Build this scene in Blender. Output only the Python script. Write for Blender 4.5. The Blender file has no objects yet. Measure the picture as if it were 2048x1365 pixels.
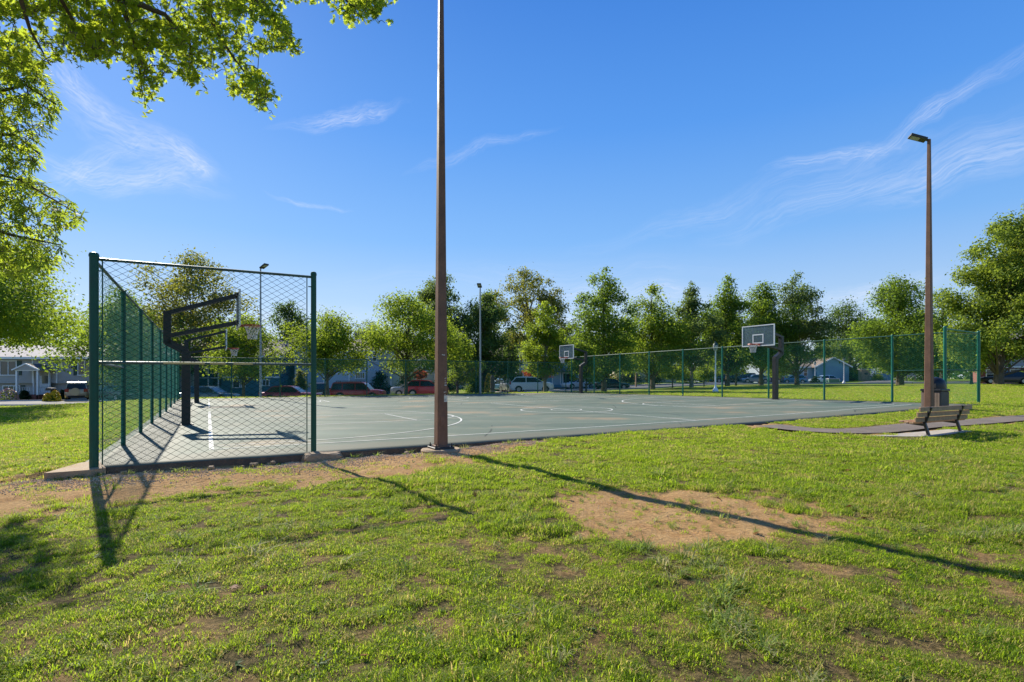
import bpy, bmesh, math, random
import numpy as np
from mathutils import Vector, Matrix
sc = bpy.context.scene
# ---------------------------------------------------------------- camera
F = 1095.0; CX = 1024.0; HY = 757.0            # focal length, centre and horizon of the photograph (2048 px wide)
cam = bpy.data.cameras.new('camera'); camo = bpy.data.objects.new('camera', cam)
sc.collection.objects.link(camo); sc.camera = camo
cam.sensor_width = 36; cam.lens = 36 * F / 2048
cam.shift_y = (HY - 682.5) / 2048
cam.clip_start = .05; cam.clip_end = 3000
EYE = 1.5
camo.location = (0, 0, EYE); camo.rotation_euler = (math.radians(90), 0, 0)
# ---------------------------------------------------------------- sun, sky, exposure
SUN_EL, SUN_AZ = 33.5, -38.5                    # azimuth from +Y towards +X
sun = bpy.data.lights.new('sun', 'SUN'); suno = bpy.data.objects.new('sun', sun); sc.collection.objects.link(suno)
sun.energy = 5.0; sun.angle = math.radians(.55); sun.color = (1, .93, .80)
el, az = math.radians(SUN_EL), math.radians(SUN_AZ)
sdir = Vector((math.sin(az) * math.cos(el), math.cos(az) * math.cos(el), math.sin(el)))
suno.rotation_euler = sdir.to_track_quat('Z', 'Y').to_euler()
world = bpy.data.worlds.new('World'); sc.world = world; world.use_nodes = True
sc.view_settings.view_transform = 'Standard'; sc.view_settings.look = 'None'
sc.view_settings.exposure = 0.68; sc.view_settings.gamma = 1; sc.view_settings.use_curve_mapping = False
sc.render.engine = 'CYCLES'
cy = sc.cycles
cy.use_denoising = True; cy.max_bounces = 6; cy.transparent_max_bounces = 8; cy.diffuse_bounces = 2; cy.transmission_bounces = 4
cy.sample_clamp_indirect = 6

class NT:
    def __init__(s, tree): s.t = tree; s.n = tree.nodes; s.l = tree.links
    def node(s, typ, **kw):
        nd = s.n.new(typ)
        for k, v in kw.items():
            if k.startswith('i_'):
                key = k[2:]; key = int(key) if key.isdigit() else key.replace('_', ' ')
                s.put(nd.inputs[key], v)
            else: setattr(nd, k, v)
        return nd
    def put(s, sock, v):
        if isinstance(v, bpy.types.NodeSocket): s.l.new(v, sock)
        elif isinstance(v, bpy.types.Node): s.l.new(v.outputs[0], sock)
        else: sock.default_value = v
    def math(s, op, a, b=0.0, c=0.0, clamp=False):
        nd = s.n.new('ShaderNodeMath'); nd.operation = op; nd.use_clamp = clamp
        for i, v in enumerate((a, b, c)): s.put(nd.inputs[i], v)
        return nd.outputs[0]
    def mix(s, f, a, b, mode='MIX'):
        nd = s.n.new('ShaderNodeMix'); nd.data_type = 'RGBA'; nd.blend_type = mode
        s.put(nd.inputs[0], f); s.put(nd.inputs[6], a); s.put(nd.inputs[7], b)
        return nd.outputs[2]
    def noise(s, vec, scale, detail=4, rough=.55, dist=0):
        nd = s.n.new('ShaderNodeTexNoise'); s.put(nd.inputs['Vector'], vec)
        nd.inputs['Scale'].default_value = scale; nd.inputs['Detail'].default_value = detail
        nd.inputs['Roughness'].default_value = rough; nd.inputs['Distortion'].default_value = dist
        return nd.outputs[0]
    def ramp(s, f, a, b, c=0.0, d=1.0):
        nd = s.n.new('ShaderNodeMapRange'); nd.clamp = True
        for i, v in enumerate((f, a, b, c, d)): s.put(nd.inputs[i], v)
        return nd.outputs[0]

def px2dir(px, py):
    dx = (px - CX) / F; dz = (HY - py) / F
    return math.atan(dx), math.atan2(dz, math.sqrt(1 + dx * dx))
wn = NT(world.node_tree); world.node_tree.nodes.clear()
wout = wn.node('ShaderNodeOutputWorld'); bg = wn.node('ShaderNodeBackground')
sky = wn.node('ShaderNodeTexSky', sky_type='NISHITA'); sky.sun_disc = False
sky.sun_elevation = el; sky.sun_rotation = az
sky.air_density = 1.0; sky.dust_density = .35; sky.ozone_density = 3.0; sky.altitude = 100
tc = wn.node('ShaderNodeTexCoord'); sep = wn.node('ShaderNodeSeparateXYZ', i_0=tc.outputs['Generated'])
X_, Y_, Z_ = sep.outputs
AZ = wn.math('ARCTAN2', X_, Y_); EL = wn.math('ARCSINE', Z_)
hs = wn.node('ShaderNodeHueSaturation'); hs.inputs['Saturation'].default_value = 1.12; hs.inputs['Value'].default_value = 1.0
wn.l.new(sky.outputs[0], hs.inputs['Color'])
rmp = wn.node('ShaderNodeValToRGB'); wn.l.new(wn.math('MULTIPLY', EL, 1.0), rmp.inputs[0]); cr_ = rmp.color_ramp
cr_.elements[0].position = 0.0; cr_.elements[0].color = (.68, .75, .82, 1); cr_.elements[1].position = 1.0; cr_.elements[1].color = (.035, .13, .42, 1)
for p_, c_ in ((.10, (.45, .62, .85, 1)), (.24, (.20, .45, .88, 1)), (.42, (.085, .31, .83, 1)), (.62, (.04, .21, .70, 1))):
    e_ = cr_.elements.new(p_); e_.color = c_
grad = wn.node('ShaderNodeVectorMath', operation='SCALE'); wn.l.new(rmp.outputs[0], grad.inputs[0]); grad.inputs['Scale'].default_value = 6.7
skyb = wn.mix(.15, grad.outputs[0], hs.outputs[0])
cv = wn.node('ShaderNodeCombineXYZ', i_0=AZ, i_1=EL)
warpn = wn.node('ShaderNodeTexNoise'); wn.l.new(cv.outputs[0], warpn.inputs['Vector']); warpn.inputs['Scale'].default_value = 5; warpn.inputs['Detail'].default_value = 5
warp = wn.node('ShaderNodeVectorMath', operation='MULTIPLY_ADD'); wn.l.new(warpn.outputs['Color'], warp.inputs[0])
warp.inputs[1].default_value = (.16, .10, 0); wn.l.new(cv.outputs[0], warp.inputs[2])
warp2 = wn.node('ShaderNodeVectorMath', operation='SUBTRACT'); wn.l.new(warp.outputs[0], warp2.inputs[0]); warp2.inputs[1].default_value = (.08, .05, 0)
# wisps of cirrus: px, py, half length px, half width px, angle deg (up to the right is +), strength
CLOUDS = [(560, 640, 260, 14, 2, .35), (1420, 600, 300, 14, 1, .35), (1180, 650, 160, 9, 0, .5), (1700, 655, 200, 9, 1, .4), (290, 275, 150, 34, -18, .55), (210, 315, 110, 24, 32, .40), (250, 350, 170, 20, -6, .45), (350, 360, 90, 24, 12, .5),
          (395, 330, 55, 18, -35, .5), (150, 165, 80, 26, -32, .6), (690, 225, 95, 15, 17, .65), (625, 420, 50, 4, -8, .5), (960, 300, 110, 8, 15, .3),
          (1900, 215, 230, 16, 24, .45), (1690, 316, 110, 12, 0, .45), (1960, 330, 240, 38, 10, .5), (1700, 380, 240, 26, 14, .3),
          (1200, 590, 150, 16, 1, .6), (1170, 625, 110, 10, 0, .5), (1740, 580, 110, 16, 3, .6), (1700, 620, 120, 14, 0, .45), (680, 620, 90, 12, 3, .3),
          (1440, 420, 220, 22, 14, .22), (1050, 560, 300, 20, 2, .15)]
tot = None
for (px, py, hl, hw, an, st) in CLOUDS:
    a0, e0 = px2dir(px, py)
    sx = abs(px2dir(px + 10, py)[0] - a0) / 10; sy = abs(px2dir(px, py + 10)[1] - e0) / 10
    mp = wn.node('ShaderNodeMapping', vector_type='TEXTURE')
    wn.l.new(warp2.outputs[0], mp.inputs[0])
    mp.inputs[1].default_value = (a0, e0, 0); mp.inputs[2].default_value = (0, 0, math.radians(an)); mp.inputs[3].default_value = (hl * sx, hw * sy, 1)
    ln = wn.node('ShaderNodeVectorMath', operation='LENGTH'); wn.l.new(mp.outputs[0], ln.inputs[0])
    m = wn.ramp(ln.outputs['Value'], 1.6, .05, 0, st * 1.5)
    st2 = wn.node('ShaderNodeVectorMath', operation='MULTIPLY'); wn.l.new(mp.outputs[0], st2.inputs[0]); st2.inputs[1].default_value = (1.1, 1.5 if hw > 14 else .9, 1)
    nz = wn.noise(st2.outputs[0], 1.5, 8, .58, 1.5)
    m = wn.math('MULTIPLY', m, wn.ramp(nz, .32, .74))
    tot = m if tot is None else wn.math('ADD', tot, m)
tot = wn.math('MULTIPLY', tot, wn.ramp(wn.noise(warp2.outputs[0], 9, 6, .6), .25, .6, .45, 1)); tot = wn.math('MULTIPLY', tot, wn.ramp(Y_, .0, .1), clamp=True)
skyc = wn.mix(wn.math('MULTIPLY', tot, .8), skyb, (5.6, 5.9, 6.8, 1))
wn.l.new(skyc, bg.inputs[0]); bg.inputs[1].default_value = .10
wn.l.new(bg.outputs[0], wout.inputs[0])

# ================================================================ helpers
rng = np.random.default_rng(7); random.seed(7)
COL = sc.collection
def obj(name, me, parent=None, loc=None):
    o = bpy.data.objects.new(name, me); COL.objects.link(o)
    if parent is not None: o.parent = parent
    if loc is not None: o.location = loc
    return o
def thing(name, label, cat, loc=(0, 0, 0), rz=0, group=None):
    o = obj(name, None); o.location = loc; o.rotation_euler = (0, 0, rz); o.empty_display_size = .2
    tag(o, label, cat, group); return o
def tag(o, label=None, cat=None, group=None, kind=None):
    if label: o['label'] = label
    if cat: o['category'] = cat
    if group: o['group'] = group
    if kind: o['kind'] = kind
    return o
def copy_tree(src, loc, rz, label, group=None):
    r = src.copy(); COL.objects.link(r); r.location = loc; r.rotation_euler = (0, 0, rz); r['label'] = label
    if group: r['group'] = group
    for c in list(src.children):
        d = c.copy(); COL.objects.link(d); d.parent = r
        for g in list(c.children):
            e = g.copy(); COL.objects.link(e); e.parent = d
    return r

class MB:
    def __init__(s): s.v = []; s.f = []; s.m = []; s.mi = 0
    def add(s, vs, fs):
        b = len(s.v); s.v += [tuple(p) for p in vs]; s.f += [tuple(i + b for i in f) for f in fs]; s.m += [s.mi] * len(fs); return s
    def box(s, x0, x1, y0, y1, z0, z1):
        return s.add([(x0, y0, z0), (x1, y0, z0), (x1, y1, z0), (x0, y1, z0), (x0, y0, z1), (x1, y0, z1), (x1, y1, z1), (x0, y1, z1)],
                     [(0, 3, 2, 1), (4, 5, 6, 7), (0, 1, 5, 4), (1, 2, 6, 5), (2, 3, 7, 6), (3, 0, 4, 7)])
    def bbox(s, x0, x1, y0, y1, z0, z1, b=.01):
        # box with chamfered upright and upper edges
        def ring(z, i): return [(x0 + i, y0, z), (x1 - i, y0, z), (x1, y0 + i, z), (x1, y1 - i, z), (x1 - i, y1, z), (x0 + i, y1, z), (x0, y1 - i, z), (x0, y0 + i, z)]
        r0 = ring(z0, b); r1 = ring(z1 - b, b); r2 = [(x0 + b if x < (x0 + x1) / 2 else x1 - b, y0 + b if y < (y0 + y1) / 2 else y1 - b, z1) for x, y, z in ring(z1, b)]
        fs = [tuple(range(7, -1, -1)), tuple(range(16, 24))]
        for k in range(2):
            for i in range(8): fs.append((k * 8 + i, k * 8 + (i + 1) % 8, k * 8 + 8 + (i + 1) % 8, k * 8 + 8 + i))
        return s.add(r0 + r1 + r2, fs)
    def tube(s, pts, r, n=8, cap=True, sq=0):
        pts = [Vector(p) for p in pts]; rs = r if isinstance(r, (list, tuple)) else [r] * len(pts)
        ring = []
        prev = None
        for i, p in enumerate(pts):
            d = (pts[min(i + 1, len(pts) - 1)] - pts[max(i - 1, 0)])
            d = d.normalized() if d.length > 1e-9 else Vector((0, 0, 1))
            if prev is None:
                a = Vector((1, 0, 0)) if abs(d.x) < .8 else Vector((0, 1, 0))
                a = (a - d * a.dot(d)).normalized()
            else: a = (prev - d * prev.dot(d)).normalized()
            prev = a; b = d.cross(a)
            ring.append([p + (a * math.cos(2 * math.pi * (k + sq) / n) + b * math.sin(2 * math.pi * (k + sq) / n)) * rs[i] for k in range(n)])
        vs = [q for rg in ring for q in rg]; fs = []
        for i in range(len(pts) - 1):
            for k in range(n): fs.append((i * n + k, i * n + (k + 1) % n, (i + 1) * n + (k + 1) % n, (i + 1) * n + k))
        if cap: fs.append(tuple(range(n - 1, -1, -1))); fs.append(tuple((len(pts) - 1) * n + k for k in range(n)))
        return s.add(vs, fs)
    def bar(s, p, q, w, h):   # rectangular bar from p to q, w sideways, h in the upright sense
        p, q = Vector(p), Vector(q); d = (q - p).normalized()
        up = Vector((0, 0, 1)) if abs(d.z) < .95 else Vector((0, 1, 0))
        sd = d.cross(up).normalized() * w / 2; u = sd.cross(d).normalized() * h / 2
        vs = [p - sd - u, p + sd - u, p + sd + u, p - sd + u, q - sd - u, q + sd - u, q + sd + u, q - sd + u]
        return s.add(vs, [(0, 1, 2, 3), (7, 6, 5, 4), (0, 4, 5, 1), (1, 5, 6, 2), (2, 6, 7, 3), (3, 7, 4, 0)])
    def lathe(s, prof, n=16, c=(0, 0)):
        vs = []; fs = []
        for r, z in prof:
            for k in range(n):
                a = 2 * math.pi * k / n; vs.append((c[0] + r * math.cos(a), c[1] + r * math.sin(a), z))
        for i in range(len(prof) - 1):
            for k in range(n): fs.append((i * n + k, i * n + (k + 1) % n, (i + 1) * n + (k + 1) % n, (i + 1) * n + k))
        fs.append(tuple(range(n - 1, -1, -1))); fs.append(tuple((len(prof) - 1) * n + k for k in range(n)))
        return s.add(vs, fs)
    def prism(s, poly, axis, a0, a1):   # polygon in the plane across axis ('x','y','z') stretched from a0 to a1
        def pt(p, a): return {'x': (a, p[0], p[1]), 'y': (p[0], a, p[1]), 'z': (p[0], p[1], a)}[axis]
        n = len(poly); vs = [pt(p, a0) for p in poly] + [pt(p, a1) for p in poly]
        return s.add(vs, [tuple(range(n)), tuple(range(2 * n - 1, n - 1, -1))] + [((i + 1) % n, i, n + i, n + (i + 1) % n) for i in range(n)])
    def mesh(s, name, mats, smooth=False):
        me = bpy.data.meshes.new(name); me.from_pydata(s.v, [], s.f)
        mats = mats if isinstance(mats, (list, tuple)) else [mats]
        for m in mats: me.materials.append(m)
        if len(mats) > 1: me.polygons.foreach_set('material_index', s.m)
        bm = bmesh.new(); bm.from_mesh(me); bmesh.ops.recalc_face_normals(bm, faces=bm.faces); bm.to_mesh(me); bm.free()
        if smooth:
            me.polygons.foreach_set('use_smooth', [True] * len(me.polygons)); me.set_sharp_from_angle(angle=math.radians(38))
        me.update(); return me
    def build(s, name, mats, parent=None, loc=None, smooth=False):
        return obj(name, s.mesh(name, mats, smooth), parent, loc)

def np_mesh(name, V, Fc, mat, attrs=None, smooth=False, nper=None):
    """V (n,3); Fc (m,k) faces of k corners; attrs: {name: (domain, type, array)}"""
    me = bpy.data.meshes.new(name); k = Fc.shape[1]
    me.vertices.add(len(V)); me.vertices.foreach_set('co', np.ascontiguousarray(V, dtype=np.float32).ravel())
    me.loops.add(Fc.size); me.loops.foreach_set('vertex_index', np.ascontiguousarray(Fc, dtype=np.int32).ravel())
    me.polygons.add(len(Fc)); me.polygons.foreach_set('loop_start', np.arange(0, Fc.size, k, dtype=np.int32))
    me.polygons.foreach_set('loop_total', np.full(len(Fc), k, dtype=np.int32))
    if smooth: me.polygons.foreach_set('use_smooth', np.ones(len(Fc), dtype=bool))
    if mat: me.materials.append(mat)
    for an, (dom, typ, arr) in (attrs or {}).items():
        at = me.attributes.new(an, typ, dom)
        at.data.foreach_set('vector' if typ == 'FLOAT_VECTOR' else 'value', np.ascontiguousarray(arr).ravel())
    me.update(calc_edges=True); me.validate(); return me

# lattice noise for masks and relief
_tab = rng.random((256, 256))
def vnoise(x, y, s):
    x = np.asarray(x) * s + 1000; y = np.asarray(y) * s + 1000
    xi = np.floor(x).astype(int); yi = np.floor(y).astype(int); fx = x - xi; fy = y - yi
    fx = fx * fx * (3 - 2 * fx); fy = fy * fy * (3 - 2 * fy)
    g = lambda a, b: _tab[a & 255, b & 255]
    return (g(xi, yi) * (1 - fx) + g(xi + 1, yi) * fx) * (1 - fy) + (g(xi, yi + 1) * (1 - fx) + g(xi + 1, yi + 1) * fx) * fy
def fbm(x, y, s, o=4):
    t = 0; a = .5
    for i in range(o): t = t + a * vnoise(x + 17.3 * i, y - 9.1 * i, s * 2 ** i); a *= .5
    return t / (1 - .5 ** o)
def sstep(a, b, x): t = np.clip((np.asarray(x) - a) / (b - a), 0, 1); return t * t * (3 - 2 * t)

# ================================================================ layout of the place
CA = np.array([-6.055, 7.93]); UD = np.array([.874, .486]); VD = np.array([-.486, .874])
CU, CV = 27.46, 26.9
def W(u, v): return CA[0] + u * UD[0] + v * VD[0], CA[1] + u * UD[1] + v * VD[1]
def UV(x, y):
    dx = np.asarray(x) - CA[0]; dy = np.asarray(y) - CA[1]; return dx * UD[0] + dy * UD[1], dx * VD[0] + dy * VD[1]
def courtz(u, v):
    a = np.clip(np.asarray(u) / CU, -.05, 1.05); b = np.clip(np.asarray(v) / CV, -.05, 1.05)
    z = .21 * (1 - a) * (1 - b) + .48 * a * (1 - b) + .34 * a * b + .30 * (1 - a) * b
    return z - .07 * np.sin(np.pi * np.clip(a, 0, 1)) * (1 - b) - .09 * np.sin(np.pi * np.clip(b, 0, 1)) * (1 - a)
CP = [(90, 848, 20), (0, 818, 38), (157, 801, 53), (-300, 805, 53), (700, 804, 50), (480, 808, 46), (300, 806, 48), (782, 790, 68), (1060, 786, 58), (1156, 779, 75), (1220, 780, 74),
      (1272, 775, 78), (1431, 785, 44.6), (1630, 768, 100), (1688, 768, 83), (1218, 783, 52), (1383, 775, 62), (1458, 772, 65), (1595, 770, 68), (1815, 771, 62), (1962, 769, 50),
      (2000, 769, 65), (2300, 770, 60), (2000, 801, 27), (1860, 876, 12.2), (2040, 838, 16), (1700, 866, 12.6), (1100, 768, 90), (600, 790, 75), (0, 797, 62), (300, 797, 66), (1350, 765, 95), (1728, 762, 100)]
pts = [((px - CX) / F * Y, Y, EYE - (py - HY) * Y / F) for px, py, Y in CP]
pts += [(x, y, .07) for x in (-7, -3, 0, 3, 7) for y in (-6, 1, 4.5)] + [(-5.5, 6.3, .10), (-2.5, 7.3, .12), (0, 8.6, .14), (3, 8.6, .13), (6, 10, .15), (9, 9, .11), (-9, 7, .12), (-12, 12, .05), (11, 6, .1)]
pts += [(300 * math.sin(a), 300 * math.cos(a), 1.2) for a in np.linspace(0, 2 * math.pi, 16, endpoint=False)] + [(-30, -20, .0), (30, -20, .2), (-25, 10, -.1), (25, 8, .35)]
for u in np.linspace(0, CU, 6):
    for v in (-1.2 if u > 9 else -2.6, CV + 1.5):
        x, y = W(u, v)
        if v > 0: pts.append((x, y, float(courtz(u, CV)) - .02))
for v in np.linspace(3, CV, 5):
    for u in (-1.4, CU + 1.4): x, y = W(u, v); pts.append((x, y, float(courtz(u, v)) - .04))
PT = np.array(pts); c2 = 9.0
_A = np.sqrt(((PT[:, None, :2] - PT[None, :, :2]) ** 2).sum(-1) + c2) - np.eye(len(PT)) * .6
_n = len(PT); _M = np.zeros((_n + 1, _n + 1)); _M[:_n, :_n] = _A; _M[:_n, _n] = 1; _M[_n, :_n] = 1
_w = np.linalg.solve(_M, np.append(PT[:, 2], 0))
def Traw(x, y):
    x = np.asarray(x, float); y = np.asarray(y, float); z = np.full(x.shape, _w[_n])
    for i in range(_n): z = z + _w[i] * np.sqrt((x - PT[i, 0]) ** 2 + (y - PT[i, 1]) ** 2 + c2)
    r = np.sqrt(x * x + y * y); k = sstep(180, 320, r); return z * (1 - k) + 1.2 * k
def T(x, y):
    x = np.asarray(x, float); y = np.asarray(y, float); u, v = UV(x, y)
    du = np.maximum(np.maximum(-.25 - u, u - CU - .25), 0); dv = np.maximum(np.maximum(-.12 - v, v - CV - .3), 0)
    d = np.sqrt(du * du + dv * dv); c = courtz(u, v)
    drop = np.where((v < 0), .085 * (1 - sstep(4.6, 7.2, u)) + .02, .03)
    drop = drop - np.where(v < 0, .06 * (fbm(x, y, 1.3, 3) - .3) * (1 - .7 * sstep(4.6, 7.2, u)), 0)
    c = np.where(d <= 0, c - .10, c - np.maximum(drop, .012))
    k = sstep(.0, 1.6, d); return c * (1 - k) + Traw(x, y) * k
def Tz(x, y): return float(T(x, y))
def at(px, Y): x = (px - CX) / F * Y; return x, Y, Tz(x, Y)
def zz(py, Y): return EYE - (py - HY) * Y / F          # height of a photographed point whose depth is known

# bare earth mask
def seg_d(x, y, a, b):
    ax, ay = a; bx, by = b; t = np.clip(((x - ax) * (bx - ax) + (y - ay) * (by - ay)) / ((bx - ax) ** 2 + (by - ay) ** 2), 0, 1)
    return np.sqrt((x - ax - t * (bx - ax)) ** 2 + (y - ay - t * (by - ay)) ** 2)
def ground_pt(px, py):
    lo = 2.0
    for Y in np.geomspace(2, 150, 900):
        x = (px - CX) / F * Y
        if EYE - (py - HY) * Y / F <= Tz(x, Y): return x, Y
    return x, Y
PATH = [ground_pt(*p) for p in ((1535, 852), (1600, 860), (1680, 864), (1750, 862), (1830, 852), (1950, 845), (2048, 836), (2160, 828))]
PATH += [(PATH[-1][0] + 9, PATH[-1][1] + 2.5)]
ROADL = [(-62, 46.5), (-35, 46.5), (-18, 48), (-5, 53), (3, 60), (10, 67.5), (17, 76), (26, 80.5), (42, 81.5), (62, 80), (90, 73), (130, 62)]
def poly_d(x, y, P): return np.min([seg_d(x, y, P[i], P[i + 1]) for i in range(len(P) - 1)], axis=0)
def bare(x, y):
    u, v = UV(x, y); n = fbm(x, y, 1.1, 4); n2 = fbm(x + 31, y, 4.0, 3)
    e = np.sqrt(((x - 1.88) / 1.50) ** 2 + ((y - 5.8) / 1.28) ** 2) + (n - .5) * .8 + (n2 - .5) * .35
    patch = 1 - sstep(.78, 1.12, e)
    w = 2.35 * (1 - sstep(3.6, 8.2, u)) + .2
    s = (-v) / w + (n - .5) * 1.0 + (n2 - .5) * .5
    strip = (1 - sstep(.75, 1.25, s)) * (v < .3) * (1 - sstep(7.2, 9, u)) * (1 - sstep(-.1, .3, v))
    strip = np.where(u < -2.8, strip * (1 - sstep(3.5, 7, -u)), strip)
    n3 = fbm(x - 11, y + 5, 1.7, 4); spots = sstep(.64, .78, n3) * .25 + .45 * sstep(.54, .74, fbm(x + 7, y - 3, 5.5, 3))
    pth = 1 - sstep(.62, .80, poly_d(x, y, PATH) + (n2 - .5) * .22)
    inc = ((u > -.26) & (u < CU + .25) & (v > -.13) & (v < CV + .3)) * 1.0
    rd = 1 - sstep(4.4, 4.6, poly_d(x, y, ROADL))
    return np.clip(patch, 0, 1), np.clip(strip, 0, 1), spots, pth, inc, rd

# ================================================================ materials
def mat(name, col=(.5, .5, .5), rough=.6, metal=0, spec=.5, noise=None, bump=0, bscale=60, coat=0, alpha=None, vary=None):
    m = bpy.data.materials.new(name); m.use_nodes = True; n = NT(m.node_tree); b = n.n['Principled BSDF']
    b.inputs['Roughness'].default_value = rough; b.inputs['Metallic'].default_value = metal; b.inputs['Specular IOR Level'].default_value = spec
    b.inputs['Coat Weight'].default_value = coat
    c = (*col, 1); g = n.node('ShaderNodeNewGeometry'); tcn = n.node('ShaderNodeTexCoord')
    if noise:
        sc_, amt = noise; f = n.noise(g.outputs['Position'], sc_, 5, .6); f2 = n.noise(g.outputs['Position'], sc_ * 9, 3)
        f = n.math('ADD', n.math('MULTIPLY', f, .7), n.math('MULTIPLY', f2, .3))
        k = n.ramp(f, .3, .7, 1 - amt, 1 + amt)
        hsn = n.node('ShaderNodeHueSaturation'); hsn.inputs['Color'].default_value = c; n.l.new(k, hsn.inputs['Value']); n.l.new(hsn.outputs[0], b.inputs['Base Color'])
        rr = n.ramp(f, .3, .7, max(rough - .12, .05), min(rough + .12, 1)); n.l.new(rr, b.inputs['Roughness'])
    else: b.inputs['Base Color'].default_value = c
    if bump:
        bn = n.node('ShaderNodeBump'); bn.inputs['Strength'].default_value = bump; bn.inputs['Distance'].default_value = .02
        n.l.new(n.noise(g.outputs['Position'], bscale, 4), bn.inputs['Height']); n.l.new(bn.outputs[0], b.inputs['Normal'])
    return m
M = {}
M['vinyl'] = mat('green_vinyl', (.006, .078, .046), .45, spec=.35, noise=(3, .25))
M['vinyl_sunlit'] = mat('sunlit_green_vinyl', (.008, .15, .095), .42, spec=.4, noise=(3, .2))  # same green vinyl, lightened in colour for its sunlit look
M['vinyl_wire'] = mat('green_wire', (.004, .035, .03), .6, spec=.2)
M['wire_backlit'] = mat('backlit_green_wire', (.018, .31, .23), .6, spec=.25)  # glare of backlit green wire put into the colour
M['galv'] = mat('galvanised_steel', (.30, .31, .31), .45, .6, noise=(6, .25))
M['rail'] = mat('weathered_green_rail', (.055, .11, .095), .5, .2, noise=(5, .5))
M['tape'] = mat('yellow_rail_cap', (.55, .42, .16), .6, noise=(8, .2))
M['black'] = mat('black_powder_coat', (.012, .012, .014), .42, noise=(4, .3))
M['polebrown'] = mat('brown_painted_steel', (.20, .105, .065), .62, .0, .25, noise=(2.5, .35), bump=.05)
M['poledark'] = mat('dark_bronze', (.035, .028, .024), .5)
M['lens'] = mat('lamp_glass', (.35, .36, .36), .25)
M['conc'] = mat('concrete', (.36, .25, .15), .9, noise=(3, .3), bump=.5, bscale=40)
M['slabedge'] = mat('dirty_shaded_slab_edge', (.13, .08, .045), .95, noise=(5, .5), bump=1.0, bscale=22)  # dirt plus the shade of the sunless front face, both in the colour
M['concg'] = mat('pale_concrete', (.42, .38, .33), .9, noise=(2, .22), bump=.3, bscale=30)
M['orange'] = mat('orange_rim', (.50, .06, .02), .4)
M['net'] = mat('white_net', (.62, .60, .56), .9)
M['whitep'] = mat('white_paint', (.72, .72, .70), .5, noise=(4, .08))
M['white'] = mat('white_trim', (.78, .79, .80), .55, noise=(1.5, .07))
M['wood'] = mat('weathered_wood', (.44, .265, .14), .75, noise=(9, .35), bump=.3, bscale=80)
M['bark'] = mat('bark', (.105, .078, .055), .9, noise=(6, .4), bump=.8, bscale=14)
M['barkg'] = mat('grey_bark', (.17, .145, .115), .9, noise=(6, .35), bump=.6, bscale=14)
M['tyre'] = mat('rubber', (.015, .015, .016), .85)
M['alloy'] = mat('alloy', (.42, .43, .44), .35, .7)
M['rubber_trim'] = mat('black_plastic', (.02, .02, .022), .6)
M['red_light'] = mat('red_lens', (.35, .01, .012), .2)
M['clear_light'] = mat('clear_lens', (.62, .64, .66), .12, .2)
M['plate'] = mat('number_plate', (.6, .6, .58), .5)
M['carglass'] = mat('car_glass', (.015, .026, .032), .12, 0, .45)
M['pane'] = mat('window_glass', (.03, .042, .05), .08, 0, .8, noise=(.6, .5))
M['asphalt'] = mat('asphalt', (.105, .10, .10), .9, noise=(.8, .25), bump=.3, bscale=60)
M['pathm'] = mat('path_asphalt', (.165, .13, .10), .92, noise=(2.2, .3), bump=.4, bscale=70)
M['kerb'] = mat('kerb_concrete', (.42, .40, .37), .85, noise=(1, .15))
M['trunkbox'] = mat('green_cabinet', (.10, .22, .14), .6, noise=(2, .15))
M['stone'] = mat('stone_veneer', (.30, .22, .15), .9, noise=(5, .5), bump=.6, bscale=9)
M['brick'] = mat('red_brick', (.20, .07, .05), .85, noise=(4, .25))
M['sidegrey'] = mat('grey_siding', (.36, .345, .33), .65, noise=(.7, .08))
M['sidelav'] = mat('grey_lilac_siding', (.34, .35, .40), .65, noise=(.7, .08))
M['sideteal'] = mat('teal_siding', (.05, .15, .21), .65, noise=(.7, .12))
M['sideblue'] = mat('slate_blue_siding', (.16, .30, .40), .65, noise=(.7, .1))
M['sidepale'] = mat('pale_blue_siding', (.36, .43, .50), .65, noise=(.7, .08))
M['sidebeige'] = mat('beige_siding', (.42, .36, .28), .65, noise=(.7, .1))
M['roofpink'] = mat('weathered_shingle', (.42, .37, .34), .9, noise=(2.5, .25), bump=.5, bscale=10)
M['roofdark'] = mat('dark_shingle', (.14, .125, .12), .9, noise=(2.5, .25), bump=.5, bscale=10)
M['roofbrown'] = mat('brown_shingle', (.21, .16, .13), .9, noise=(2.5, .25), bump=.5, bscale=10)
M['shutgreen'] = mat('dark_green_shutter', (.012, .05, .038), .6)
M['shutmar'] = mat('maroon_shutter', (.13, .02, .025), .6)
M['doorw'] = mat('pale_door', (.50, .56, .62), .5)
M['brickchim'] = mat('chimney_brick', (.16, .15, .15), .9, noise=(6, .3))
M['garageshade'] = mat('garage_shade', (.03, .028, .026), .9)
M['signteal'] = mat('teal_sign', (.03, .27, .25), .5)
M['signwhite'] = mat('white_sign', (.72, .72, .70), .5)
M['signtext'] = mat('dark_sign_print', (.03, .03, .03), .6)
M['blueplastic'] = mat('blue_plastic', (.04, .22, .42), .45)
M['blueplastic2'] = mat('dark_blue_bin', (.015, .03, .14), .5)
M['dome'] = mat('blue_dome_cover', (.10, .17, .27), .5, noise=(1.2, .2))
M['petal'] = mat('yellow_petal', (.80, .55, .03), .6)
M['petalp'] = mat('pink_petal', (.55, .35, .34), .6)
M['mulch'] = mat('mulch', (.055, .035, .025), .95, bump=.8)
M['flatbin'] = mat('brown_bin_paint', (.075, .058, .05), .6, noise=(4, .2))
M['binlit'] = mat('sunlit_bin_side', (.30, .20, .14), .7, noise=(4, .15))
M['pebble'] = mat('pebble', (.60, .42, .26), .85, noise=(14, .5))
M['stick'] = mat('paper_sticker', (.66, .62, .52), .7, noise=(30, .15))
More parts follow.
